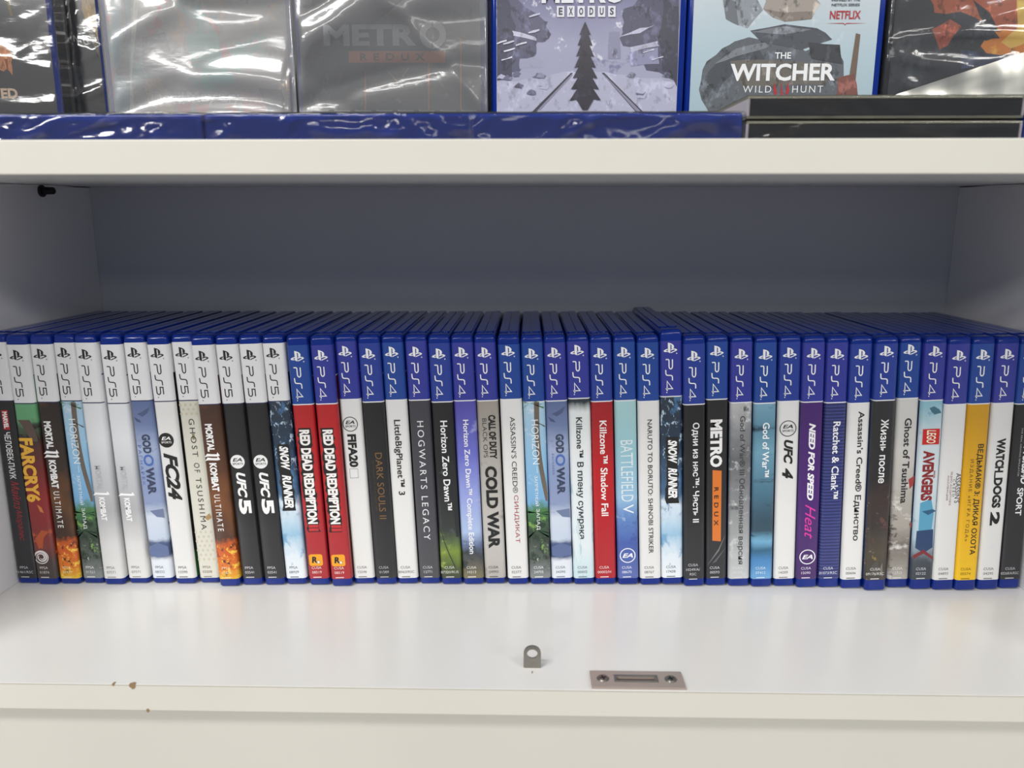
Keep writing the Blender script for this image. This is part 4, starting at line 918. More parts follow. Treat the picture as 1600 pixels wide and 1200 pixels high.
COVERS = [
 dict(label='dark-covered wrapped case with cream lettering, furthest left on the upper shelf', x=-468.9, y=574.0, z=284.70, sheet=art('dark_cover', [(0, (44, 40, 44)), (1, (40, 38, 44))], wob=(25, 0.1), spots=[((72, 66, 70), 18, 0.58, 0, 1, 0.15)]), wrap=(12, 0.001, 20, 0, 0.003),
  layers=[('poly', 'c88450', [(80.8, 81.9), (88.4, 82.2), (96.4, 81.9), (98.5, 80.9), (100.7, 79.3), (101.1, 76.8), (102.3, 74.2), (102.0, 71.0), (101.0, 68.2), (101.2, 64.2), (100.8, 59.7), (99.3, 62.0), (97.7, 64.0), (95.9, 63.4), (94.7, 62.3), (91.8, 63.6), (89.6, 65.7), (84.2, 64.6), (78.3, 64.0), (79.9, 73.3)]),
    ('poly', '96582e', [(96.3, 70.8), (97.2, 64.0), (98.4, 62.2), (98.6, 70.8)]),
    ('poly', '8c7a3c', [(102.3, 111.5), (105.0, 111.5), (106.1, 99.5), (104.6, 98.6)]),
    ('text', 'ED', 'e2c8ae', (90.8, 44.1), (102.9, 51.0), {'bold': 0.04})]),
 dict(label='dark and gold wrapped case standing behind the leftmost wrapped case', x=-442.4, y=590.0, z=285.12, sheet=art('dark_gold_cover', [(0.75, (18, 16, 16)), (0.25, (16, 15, 15)), (1, (26, 24, 22))], wob=(18, 0.1), spots=[((70, 62, 26), 30, 0.60, 0, 0.7, 0.06)]), wrap=(9, 0.0012, 20, 0, 0.003),
  layers=[('poly', 'a8894a', [(122.0, 121.5), (130.2, 121.4), (130.2, 84.6), (128.8, 90.7), (122.8, 95.9), (120.4, 107.1)]),
    ('poly', '5a5434', [(122.6, 93.4), (128.7, 89.9), (130.2, 78.6), (130.2, 65.4), (130.2, 73.3), (126.1, 82.9)]),
    ('poly', '3c3c40', [(99.1, 69.9), (115.9, 68.1), (117.0, 52.2), (104.5, 43.3), (97.4, 47.8)]),
    ('text', 'H', 'c8c8c8', (104.2, 96.4), (108.6, 102.0), {}),
    ('text', 'D', 'c8c8c8', (97.6, 88.3), (101.9, 93.0), {}),
    ('text', 'I', 'c8c8c8', (105.9, 86.9), (106.8, 91.3), {}),
    ('text', 'N', 'c8c8c8', (112.2, 85.2), (115.6, 89.5), {}),
    ('text', 'G', 'c8c8c8', (119.0, 83.0), (122.9, 88.2), {})]),
 dict(label='pale multicoloured wrapped case with gothic silver title, under heavy white glare', x=-300.4, y=574.0, z=284.70, sheet=art('glare_paled_patchwork_cover', [(0, (128, 118, 120)), (0.42, (140, 130, 128)), (0.6, (170, 168, 160)), (1, (206, 206, 196))], wob=(22, 0.12), spots=[((70, 160, 150), 26, 0.55, 0.3, 1, 0.06), ((196, 84, 72), 40, 0.58, 0.1, 0.7, 0.05), ((80, 68, 78), 22, 0.57, 0.1, 0.8, 0.08), ((214, 170, 120), 34, 0.60, 0.2, 1, 0.06)]), wrap=(3, 0.0048, 14, 2, 0.01),  # sheet colours lightened to carry the white glare on the wrap
  layers=[('poly', '4a8490', [(8.1, 113.2), (22.5, 113.2), (14.5, 33.4), (3.8, 33.4)]),
    ('poly', '20262e', [(6.3, 62.0), (12.8, 71.3), (17.3, 70.5), (16.1, 58.5), (8.7, 58.5)]),
    ('poly', '5a5048', [(15.3, 113.2), (17.6, 113.2), (18.7, 84.0), (16.4, 79.8), (16.5, 71.3), (12.9, 72.2), (14.6, 88.2)]),
    ('poly', 'e0dccc', [(25.2, 113.1), (28.8, 113.1), (23.2, 84.0), (17.9, 58.5), (17.7, 33.4), (14.0, 33.4), (20.0, 84.0)]),
    ('poly', '5fae9e', [(58.9, 86.0), (81.7, 88.0), (83.0, 70.2), (61.9, 68.6)]),
    ('poly', 'c89a72', [(46.4, 88.9), (59.0, 87.2), (55.4, 77.1)]),
    ('poly', '58504c', [(27.9, 84.8), (44.5, 88.1), (48.5, 71.2), (29.9, 58.5), (26.1, 67.0)]),
    ('poly', 'b49a70', [(25.9, 55.1), (38.1, 58.5), (45.2, 45.5), (46.9, 33.3), (39.5, 33.3), (28.2, 41.2)]),
    ('poly', 'b03a3c', [(48.5, 40.3), (59.6, 41.1), (57.2, 34.2), (49.8, 34.2)]),
    ('poly', 'c05046', [(62.2, 39.0), (72.4, 39.8), (69.1, 33.3), (63.6, 33.3)]),
    ('poly', 'a85448', [(95.2, 48.8), (107.9, 47.1), (114.4, 34.0), (96.0, 34.1)]),
    ('poly', '3c3436', [(108.1, 50.5), (124.5, 49.6), (129.1, 33.1), (114.3, 33.2)]),
    ('text', 'Devil', 'c6cbd4', (30.9, 39.9), (54.3, 48.9), {'bold': 0.02}),
    ('text', 'May', 'c6cbd4', (56.7, 39.0), (77.7, 48.9), {'bold': 0.02}),
    ('text', 'Cry', 'c6cbd4', (79.3, 38.9), (94.3, 48.8), {'bold': 0.02}),
    ('text', '5', 'b05048', (83.0, 33.2), (92.7, 39.7), {'bold': 0.03})]),
 dict(label='hazy grey wrapped case with orange banner and pale ring letter', x=-164.8, y=574.0, z=284.70, sheet=art('grey_machine_cover', [(0, (48, 48, 52)), (0.5, (66, 66, 70)), (0.62, (128, 128, 134)), (1, (150, 148, 150))], wob=(14, 0.1), spots=[((90, 90, 96), 60, 0.58, 0, 1, 0.06)]), wrap=(4, 0.004, 12, 1, 0.009),
  layers=[('poly', '0f0f12', [(9.3, 35.7), (130.2, 35.4), (130.2, 31.9), (9.1, 32.2)]),
    ('poly', '4a4a50', [(13.8, 112.5), (81.8, 112.1), (45.1, 83.3), (11.8, 75.1)]),
    ('text', 'METR', 'b4b8be', (20.6, 78.4), (85.8, 92.3), {'bold': 0.04}),
    ('ring', 'aeb2b8', (97.3, 85.6), 4.84, 9.24),
    ('poly', '6a6c70', [(96.8, 93.9), (97.9, 93.9), (97.5, 76.8), (96.4, 76.9)]),
    ('poly', 'd8855a', [(38.0, 75.0), (106.0, 74.7), (105.9, 67.1), (37.7, 67.4)]),
    ('poly', 'c07c4c', [(48.7, 62.2), (49.8, 62.2), (48.8, 35.6), (47.7, 35.6)]),
    ('poly', 'c07c4c', [(93.6, 67.2), (94.7, 67.2), (94.0, 35.5), (92.9, 35.5)]),
    ('poly', 'c07c4c', [(116.4, 83.1), (117.4, 83.0), (116.8, 35.4), (115.7, 35.5)]),
    ('poly', '9a7c5c', [(65.1, 61.3), (66.0, 61.3), (72.1, 54.5), (71.2, 54.5)]),
    ('poly', '9a7c5c', [(79.2, 63.8), (80.5, 63.8), (75.9, 57.9), (75.0, 57.9)]),
    ('text', 'REDUX', '3a3432', (45.9, 68.6), (91.6, 73.5), {'space': 1.9, 'bold': 0.02}),
    ('text', 'PlayStation', 'd8dadc', (11.0, 34.2), (22.1, 35.9), {'cap': 1}),
    ('text', 'PlayStation', 'd8dadc', (26.2, 34.1), (37.3, 35.9), {'cap': 1}),
    ('text', 'PlayStation', 'd8dadc', (41.3, 34.1), (52.4, 35.8), {'cap': 1}),
    ('text', 'PlayStation', 'd8dadc', (56.4, 34.1), (67.5, 35.8), {'cap': 1}),
    ('text', 'PlayStation', 'd8dadc', (71.5, 34.0), (82.5, 35.7), {'cap': 1}),
    ('text', 'PlayStation', 'd8dadc', (86.6, 34.0), (97.6, 35.7), {'cap': 1}),
    ('text', 'PlayStation', 'd8dadc', (101.7, 34.0), (112.7, 35.7), {'cap': 1}),
    ('text', 'PlayStation', 'd8dadc', (116.7, 33.9), (127.7, 35.6), {'cap': 1})]),
 dict(label='wrapped case showing a snowy street with rails, white boxed letters above', x=-26.5, y=574.0, z=284.70, sheet=art('snow_sky_cover', [(0, (176, 176, 200)), (0.45, (160, 160, 188)), (0.56, (138, 138, 170)), (0.68, (112, 112, 148)), (1, (90, 90, 126))], wob=(30, 0.06), spots=[((214, 214, 230), 90, 0.60, 0, 1, 0.06), ((120, 120, 156), 50, 0.60, 0, 0.5, 0.06)]), wrap=None,
  layers=[('poly', 'b4b4cc', [(3.8, 54.3), (10.3, 54.6), (18.6, 54.6), (26.2, 57.2), (32.4, 56.7), (38.9, 57.3), (44.8, 59.6), (50.8, 60.9), (57.1, 60.9), (63.9, 59.9), (68.4, 61.4), (75.0, 60.7), (79.5, 60.8), (86.7, 58.9), (91.9, 58.9), (98.3, 57.8), (104.2, 56.5), (110.1, 56.3), (118.5, 56.4), (123.3, 54.2), (130.2, 53.9), (130.2, 47.7), (130.2, 42.1), (130.2, 36.4), (130.2, 29.5), (99.9, 30.3), (68.4, 30.2), (35.4, 29.0), (3.8, 29.8), (3.8, 35.8), (4.6, 43.1), (3.8, 48.9)]),
    ('poly', '5a5a74', [(3.8, 111.8), (8.2, 111.4), (9.9, 112.3), (14.4, 111.8), (18.5, 107.8), (23.4, 102.9), (30.3, 99.4), (34.7, 96.0), (37.1, 94.0), (39.2, 93.6), (37.9, 90.7), (41.6, 85.5), (40.2, 82.8), (37.3, 80.5), (35.3, 80.1), (32.2, 80.3), (31.2, 78.9), (31.5, 76.5), (31.4, 72.8), (27.1, 67.3), (23.1, 66.6), (19.8, 61.0), (12.7, 60.2), (10.0, 57.6), (3.8, 55.1), (3.8, 75.7), (5.4, 93.4)]),
    ('poly', '44445a', [(3.8, 107.7), (5.3, 109.5), (7.3, 109.9), (10.8, 109.7), (13.4, 104.5), (13.7, 97.4), (17.0, 91.2), (15.5, 78.6), (14.3, 68.3), (14.4, 56.8), (11.5, 56.5), (8.5, 55.7), (3.8, 55.1), (3.8, 73.1), (3.8, 90.6)]),
    ('poly', 'a0a0ba', [(19.8, 69.5), (24.7, 69.6), (30.5, 71.1), (34.3, 69.4), (36.8, 67.7), (35.5, 66.0), (35.9, 63.5), (27.4, 63.6), (19.8, 62.7), (19.3, 65.5)]),
    ('poly', 'c4c4da', [(14.4, 87.9), (21.9, 86.3), (30.4, 83.7), (31.5, 82.3), (31.3, 81.2), (24.0, 83.0), (15.3, 84.6), (15.4, 86.0)]),
    ('poly', '4e4e66', [(128.7, 111.2), (122.4, 110.4), (114.0, 112.6), (106.8, 111.3), (100.6, 106.8), (97.9, 103.4), (91.3, 101.6), (90.5, 97.0), (92.0, 92.9), (90.7, 89.2), (91.3, 86.9), (90.3, 84.2), (89.2, 82.6), (91.7, 77.6), (97.5, 76.8), (99.3, 71.7), (104.1, 66.8), (106.0, 66.5), (108.5, 61.6), (117.5, 60.3), (125.3, 55.9), (130.2, 53.9), (128.7, 74.4), (130.0, 92.1)]),
    ('poly', '3a3a4c', [(129.0, 103.0), (126.4, 103.0), (120.8, 107.4), (118.3, 107.2), (118.9, 100.6), (117.9, 92.0), (115.8, 82.5), (118.1, 74.6), (119.4, 68.4), (119.3, 61.5), (124.6, 58.9), (127.9, 54.7), (130.2, 50.5), (130.2, 67.3), (129.7, 85.7)]),
    ('poly', '8a8aa6', [(81.9, 86.8), (85.1, 87.1), (89.0, 86.7), (89.8, 78.0), (90.4, 69.2), (86.3, 69.1), (81.5, 69.2), (81.4, 78.2)]),
    ('poly', 'b4b4cc', [(96.4, 76.7), (106.6, 78.7), (115.8, 80.8), (115.5, 78.6), (116.8, 77.5), (107.7, 76.1), (97.4, 73.4), (97.0, 75.3)]),
    ('poly', '8e8eae', [(96.5, 73.4), (106.8, 75.3), (116.0, 76.6), (116.2, 71.2), (117.3, 65.8), (108.3, 65.6), (97.7, 64.1), (96.5, 68.6)]),
    ('poly', 'c0c0d8', [(88.2, 83.4), (96.2, 86.3), (103.1, 89.2), (107.9, 89.5), (112.8, 90.8), (108.4, 88.9), (103.2, 85.9), (96.2, 85.0)]),
    ('poly', '3c3a48', [(55.7, 60.1), (57.1, 60.0), (32.6, 34.5), (27.1, 32.7)]),
    ('poly', '3c3a48', [(77.3, 60.0), (79.1, 60.0), (107.7, 33.4), (103.3, 32.6)]),
    ('poly', '8c8aa0', [(56.2, 59.2), (57.1, 58.8), (34.4, 35.3), (31.7, 34.5)]),
    ('poly', '8c8aa0', [(78.2, 59.1), (79.1, 58.7), (105.5, 34.3), (103.2, 33.4)]),
    ('poly', '6c6c86', [(119.4, 57.5), (120.5, 58.5), (122.4, 60.5), (123.8, 60.1), (126.1, 58.8), (125.4, 57.9), (124.8, 56.7), (122.2, 56.6)]),
    ('poly', '8e8ea8', [(94.5, 57.6), (96.0, 58.8), (97.6, 60.5), (99.3, 60.2), (101.2, 58.8), (100.2, 57.3), (99.9, 56.7), (97.0, 56.8)]),
    ('poly', 'b8b8d0', [(33.4, 49.8), (35.0, 50.8), (36.5, 52.8), (38.7, 51.9), (40.1, 51.1), (40.1, 50.0), (38.8, 49.0), (36.0, 49.3)]),
    ('poly', 'b8b8d0', [(102.4, 43.5), (103.4, 45.6), (105.4, 46.5), (106.8, 45.3), (109.1, 44.8), (108.0, 43.2), (107.8, 42.7), (104.9, 43.0)]),
    ('poly', '6c6c86', [(13.9, 58.5), (16.0, 60.4), (17.0, 61.5), (19.0, 60.9), (20.6, 59.8), (19.7, 59.3), (19.3, 57.7), (15.9, 57.5)]),
    ('poly', '6c6c86', [(28.5, 57.2), (30.8, 58.4), (31.7, 60.1), (34.1, 59.8), (35.3, 58.4), (35.2, 56.7), (34.0, 56.3), (30.8, 56.8)]),
    ('poly', '6c6c86', [(101.4, 45.7), (102.8, 47.1), (104.5, 48.7), (106.8, 47.6), (108.1, 47.0), (107.2, 46.2), (106.8, 44.8), (103.9, 45.1)]),
    ('poly', 'b8b8d0', [(121.6, 51.3), (122.8, 52.9), (124.6, 54.2), (125.7, 53.8), (128.2, 52.5), (127.7, 51.2), (127.0, 50.4), (124.4, 51.0)]),
    ('poly', 'b8b8d0', [(32.3, 51.4), (34.5, 52.3), (35.4, 54.4), (37.8, 53.4), (39.0, 52.7), (38.1, 52.2), (37.7, 50.6), (34.7, 51.4)]),
    ('poly', '8e8ea8', [(31.6, 57.3), (32.5, 59.3), (34.7, 60.3), (35.9, 59.5), (38.3, 58.6), (37.7, 57.4), (37.0, 56.4), (34.5, 56.8)]),
    ('poly', 'b8b8d0', [(3.8, 56.5), (4.7, 58.3), (6.8, 59.4), (9.2, 58.4), (10.4, 57.7), (9.9, 56.5), (9.1, 55.6), (5.9, 56.5)]),
    ('poly', '6c6c86', [(15.8, 50.7), (16.7, 51.7), (19.0, 53.7), (20.3, 52.9), (22.6, 52.0), (21.6, 51.2), (21.3, 49.8), (18.6, 50.4)]),
    ('poly', 'b8b8d0', [(121.3, 50.8), (123.3, 52.5), (124.3, 53.7), (126.0, 53.0), (128.0, 52.0), (126.7, 50.5), (126.7, 49.9), (123.4, 49.7)]),
    ('poly', '6c6c86', [(7.8, 56.0), (8.7, 57.0), (10.9, 59.0), (12.8, 57.7), (14.6, 57.3), (13.8, 55.9), (13.2, 55.2), (11.0, 55.4)]),
    ('poly', '6c6c86', [(24.5, 46.2), (25.7, 47.8), (27.7, 49.2), (30.0, 48.5), (31.3, 47.5), (31.2, 46.0), (30.0, 45.4), (27.1, 45.5)]),
    ('poly', 'b8b8d0', [(101.1, 46.8), (102.8, 48.5), (104.1, 49.8), (106.4, 48.4), (107.8, 48.1), (107.7, 46.5), (106.5, 45.9), (104.0, 46.1)]),
    ('poly', 'c8c8dc', [(112.0, 68.8), (116.0, 69.8), (119.5, 70.9), (119.8, 70.4), (120.0, 70.0), (116.0, 69.2), (112.5, 67.9), (111.9, 68.1)]),
    ('poly', 'c8c8dc', [(25.8, 86.7), (29.2, 88.0), (33.4, 88.7), (33.4, 88.0), (33.8, 87.9), (30.4, 86.5), (26.3, 85.9), (25.6, 86.1)]),
    ('poly', 'dcdcea', [(105.4, 73.5), (109.5, 74.4), (112.9, 75.6), (113.0, 75.4), (113.4, 74.7), (109.6, 74.1), (105.9, 72.7), (105.7, 73.1)]),
    ('poly', 'dcdcea', [(16.8, 78.5), (20.5, 79.8), (24.4, 80.6), (24.6, 80.2), (24.9, 79.7), (21.5, 78.9), (17.3, 77.7), (17.4, 77.7)]),
    ('poly', 'c8c8dc', [(26.3, 97.1), (29.6, 98.3), (33.8, 99.1), (33.8, 98.4), (34.2, 98.3), (30.1, 97.1), (26.7, 96.3), (26.1, 96.3)]),
    ('poly', 'dcdcea', [(6.6, 68.9), (10.6, 69.6), (14.2, 71.0), (14.4, 70.9), (14.7, 70.1), (10.7, 69.1), (7.0, 68.1), (7.2, 68.8)]),
    ('poly', 'dcdcea', [(8.6, 74.7), (12.3, 75.6), (16.2, 76.7), (16.6, 76.0), (16.7, 75.9), (12.5, 74.6), (9.1, 73.8), (8.6, 74.1)]),
    ('poly', 'dcdcea', [(3.8, 79.7), (6.4, 80.9), (10.6, 81.8), (10.7, 81.0), (11.1, 81.0), (7.4, 80.1), (3.8, 78.9), (3.8, 79.6)]),
    ('poly', 'c8c8dc', [(7.9, 79.4), (11.8, 80.6), (15.5, 81.5), (16.1, 80.9), (15.9, 80.6), (12.1, 79.3), (8.3, 78.6), (8.4, 79.1)]),
    ('poly', '312e3a', [(65.0, 93.5), (69.1, 84.8), (67.3, 85.6), (70.4, 77.7), (68.1, 78.5), (71.7, 70.5), (68.9, 71.4), (73.1, 63.4), (69.7, 64.2), (74.4, 56.2), (70.5, 57.0), (75.7, 48.9), (71.3, 49.8), (77.1, 41.7), (72.1, 42.5), (67.9, 35.2), (64.3, 35.2), (59.8, 42.4), (54.9, 41.3), (60.4, 49.5), (55.9, 49.1), (60.9, 57.2), (57.0, 56.4), (61.4, 64.5), (58.0, 63.1), (61.9, 71.8), (59.1, 70.7), (62.4, 78.6), (60.1, 77.9), (62.9, 85.6), (61.1, 84.7)]),
    ('poly', 'e6e6ee', [(45.3, 103.4), (50.4, 103.4), (50.5, 96.4), (45.4, 96.4)]),
    ('poly', 'e6e6ee', [(52.4, 103.4), (57.5, 103.4), (57.6, 96.4), (52.5, 96.4)]),
    ('poly', 'e6e6ee', [(59.5, 103.4), (64.5, 103.3), (64.7, 96.4), (59.6, 96.4)]),
    ('poly', 'e6e6ee', [(66.5, 103.3), (71.6, 103.3), (71.7, 96.3), (66.7, 96.3)]),
    ('poly', 'e6e6ee', [(73.6, 103.3), (78.6, 103.3), (78.8, 96.3), (73.7, 96.3)]),
    ('poly', 'e6e6ee', [(80.6, 103.3), (85.7, 103.2), (85.9, 96.3), (80.8, 96.3)]),
    ('text', 'E', '4a4860', (46.6, 97.7), (49.3, 102.4), {'bold': 0.04}),
    ('text', 'X', '4a4860', (53.6, 97.6), (56.4, 102.4), {'bold': 0.04}),
    ('text', 'O', '4a4860', (60.7, 97.6), (63.5, 102.3), {'bold': 0.04}),
    ('text', 'D', '4a4860', (67.8, 97.6), (70.5, 102.3), {'bold': 0.04}),
    ('text', 'U', '4a4860', (74.9, 97.5), (77.6, 102.2), {'bold': 0.04}),
    ('text', 'S', '4a4860', (81.9, 97.5), (84.6, 102.2), {'bold': 0.04}),
    ('text', 'METRO', 'ebebf0', (34.7, 105.1), (92.0, 121.9), {'bold': 0.04})]),
 dict(label='wrapped case with pale icy cover, grey rocks and large metallic white title', x=109.5, y=574.0, z=284.70, sheet=art('pale_ice_cover', [(0, (150, 178, 192)), (0.45, (182, 202, 212)), (0.7, (204, 212, 218)), (1, (198, 206, 214))], wob=(16, 0.1), spots=[((222, 228, 232), 30, 0.60, 0, 1, 0.1)]), wrap=None,
  layers=[('poly', '5c626a', [(9.7, 48.7), (10.9, 54.9), (11.6, 61.9), (14.2, 67.3), (20.6, 71.7), (24.4, 75.7), (29.5, 78.1), (32.8, 80.3), (38.6, 81.8), (42.5, 83.0), (51.5, 81.1), (61.4, 80.6), (69.1, 80.5), (74.1, 79.1), (79.0, 75.7), (81.9, 73.8), (87.5, 75.8), (94.6, 75.5), (100.2, 76.2), (103.8, 72.1), (106.5, 70.8), (108.9, 67.0), (110.2, 54.3), (111.0, 43.0), (114.0, 29.2), (81.8, 28.8), (50.1, 28.5), (19.7, 29.4), (15.7, 36.3), (11.8, 41.9)]),
    ('poly', '454a52', [(12.9, 56.4), (17.2, 62.2), (22.0, 66.8), (26.3, 72.3), (32.6, 74.0), (39.8, 75.7), (47.2, 78.0), (49.8, 75.2), (52.8, 71.2), (54.9, 68.8), (48.8, 66.9), (41.6, 65.8), (34.8, 63.9), (30.9, 57.2), (25.7, 52.7), (22.4, 46.1), (19.4, 49.0), (16.1, 52.4)]),
    ('poly', '7c828a', [(19.6, 65.6), (26.5, 70.5), (34.1, 75.6), (43.8, 77.9), (54.1, 79.7), (55.2, 78.3), (56.1, 76.3), (45.6, 73.4), (34.4, 70.6), (26.9, 67.7)]),
    ('poly', '6a655f', [(30.1, 67.3), (40.1, 68.3), (49.9, 68.3), (58.9, 68.0), (72.4, 67.2), (86.7, 66.1), (101.1, 66.2), (99.6, 61.2), (99.4, 56.6), (97.8, 51.9), (79.0, 52.1), (58.7, 50.1), (40.0, 50.3), (35.9, 56.3), (33.7, 60.9)]),
    ('poly', '8f969e', [(22.4, 111.0), (32.4, 112.5), (43.2, 112.5), (47.6, 105.7), (51.0, 100.3), (46.8, 95.7), (41.2, 88.8), (33.2, 91.3), (26.8, 94.7), (23.7, 103.7)]),
    ('poly', '6c727a', [(22.4, 111.0), (27.6, 107.9), (32.3, 105.3), (33.3, 98.2), (35.0, 90.5), (30.8, 92.2), (25.9, 94.7), (24.2, 102.8)]),
    ('poly', 'a39a92', [(51.9, 112.5), (65.2, 112.4), (80.7, 112.3), (84.9, 109.1), (90.0, 104.2), (86.6, 98.8), (84.7, 94.4), (74.3, 94.7), (66.4, 92.8), (57.8, 95.8), (51.0, 101.1), (52.6, 105.7)]),
    ('poly', '857a74', [(51.0, 101.1), (58.5, 99.8), (66.0, 98.6), (75.7, 99.2), (85.2, 99.3), (85.0, 96.8), (84.7, 94.4), (75.7, 93.5), (66.4, 92.8), (58.2, 97.4)]),
    ('poly', '4c5058', [(43.1, 87.2), (54.4, 89.0), (66.5, 91.2), (78.1, 89.8), (88.7, 88.6), (95.0, 85.5), (99.8, 81.2), (89.3, 78.0), (79.2, 74.6), (66.2, 77.2), (51.5, 79.7), (48.2, 82.6)]),
    ('poly', '757a82', [(44.9, 86.3), (55.8, 88.5), (66.6, 90.0), (76.0, 88.5), (85.2, 87.8), (75.9, 86.1), (67.0, 84.6), (56.0, 85.4)]),
    ('poly', '3a3c42', [(83.2, 79.6), (94.5, 78.3), (105.4, 77.8), (106.4, 71.9), (108.2, 65.3), (97.9, 66.7), (86.7, 68.7), (85.1, 74.1)]),
    ('poly', '6e5c50', [(112.7, 44.2), (115.7, 85.2), (118.8, 84.4), (118.0, 44.2)]),
    ('poly', '7a4a42', [(105.5, 56.1), (111.3, 57.7), (116.7, 58.6), (119.3, 51.9), (120.7, 44.2), (112.5, 43.4), (105.8, 41.7), (106.3, 48.6)]),
    ('poly', 'b0242a', [(62.1, 53.7), (64.4, 46.0), (62.8, 44.3), (61.6, 48.6)]),
    ('poly', 'b0242a', [(66.5, 54.5), (68.6, 44.3), (66.8, 44.3)]),
    ('poly', 'b0242a', [(71.5, 53.6), (72.8, 47.7), (71.2, 44.3), (70.2, 46.0)]),
    ('poly', 'b03238', [(93.7, 91.7), (106.8, 91.8), (107.7, 90.8), (108.5, 91.8), (123.0, 91.6), (108.6, 91.3), (107.8, 90.2), (106.8, 91.3)]),
    ('text', 'THE', 'f0f2f4', (61.1, 68.8), (72.3, 73.0), {'bold': 0.02}),
    ('text', 'WITCHER', 'f2f4f6', (30.9, 54.2), (103.7, 65.7), {'bold': 0.03}),
    ('text', 'WILD', 'e8eaec', (40.3, 46.5), (60.1, 51.1), {'space': 1.3}),
    ('text', 'HUNT', 'e8eaec', (74.7, 46.4), (96.1, 51.0), {'space': 1.3}),
    ('text', 'NETFLIX', 'b3262e', (96.9, 94.3), (117.9, 99.6), {'bold': 0.02, 'cap': 1}),
    ('text', 'NETFLIX SERIES', '4a4e54', (97.6, 102.5), (116.6, 104.2), {'bold': 0.02, 'cap': 1}),
    ('text', 'INSPIRED BY THE', '4a4e54', (97.3, 105.6), (116.7, 107.5), {'bold': 0.02, 'cap': 1})]),
 dict(label='dark wrapped case with orange glow and silvery diagonal flap, behind the black boxes', x=247.2, y=574.0, z=284.70, sheet=art('slate_cover', [(0, (50, 54, 62)), (0.6, (54, 58, 66)), (1, (66, 66, 70))], wob=(20, 0.1), spots=[((84, 90, 98), 26, 0.58, 0, 1, 0.1)]), wrap=(7, 0.0012, 22, 0, 0.003), flap=((7.8, 44.5), (129.2, 83.8), 22.7), shell=mat('black_case_plastic', (22, 24, 30), 0.25, 0.3),
  layers=[('poly', 'c46a48', [(25.4, 110.3), (60.3, 110.2), (97.9, 110.4), (130.2, 109.7), (130.2, 98.7), (130.2, 84.4), (130.2, 73.0), (117.9, 73.1), (98.4, 71.8), (77.0, 70.8), (74.0, 74.6), (70.8, 76.8), (67.0, 81.5), (60.5, 85.7), (53.8, 90.9), (48.1, 93.9), (41.3, 95.6), (35.8, 97.5), (30.2, 98.1), (29.0, 103.3), (26.3, 106.5)]),
    ('poly', 'b85e46', [(29.7, 87.5), (36.7, 90.9), (43.5, 95.6), (45.9, 92.6), (49.5, 89.0), (44.7, 83.1), (41.4, 76.7), (38.3, 75.7), (36.4, 74.2), (33.2, 80.8)]),
    ('poly', 'e8963c', [(63.1, 77.4), (68.2, 83.3), (74.8, 88.1), (83.6, 86.4), (92.6, 84.7), (96.0, 78.8), (98.8, 71.5), (83.9, 71.3), (70.6, 69.9), (66.7, 73.9)]),
    ('poly', 'f4d26e', [(84.1, 110.0), (89.9, 110.1), (94.4, 109.9), (96.1, 96.1), (98.3, 81.4), (92.4, 77.5), (85.2, 74.9), (81.9, 76.5), (77.7, 79.0), (82.5, 83.7), (87.9, 88.0), (85.9, 99.7)]),
    ('poly', '343a46', [(30.3, 97.3), (39.0, 97.3), (47.5, 98.8), (56.3, 95.6), (65.7, 91.4), (71.7, 87.0), (76.5, 81.5), (71.6, 81.3), (67.2, 79.9), (60.2, 84.0), (53.1, 88.2), (47.6, 90.6), (41.1, 94.0), (36.1, 95.4)]),
    ('poly', '2c3038', [(53.8, 89.8), (60.8, 86.1), (67.0, 81.5), (63.4, 75.5), (59.5, 70.8), (50.6, 71.2), (41.9, 71.7), (43.8, 76.7), (45.2, 81.6), (50.3, 85.2)]),
    ('poly', '363c48', [(55.3, 106.1), (61.3, 102.2), (67.5, 97.9), (71.9, 91.5), (75.1, 85.6), (71.6, 86.3), (69.0, 86.5), (64.4, 91.4), (60.8, 96.3), (58.7, 100.7)]),
    ('poly', '3a4460', [(50.4, 74.2), (64.5, 72.5), (77.0, 70.8), (79.6, 68.9), (82.1, 65.7), (66.9, 63.9), (51.9, 61.7), (51.1, 67.7)])])
]

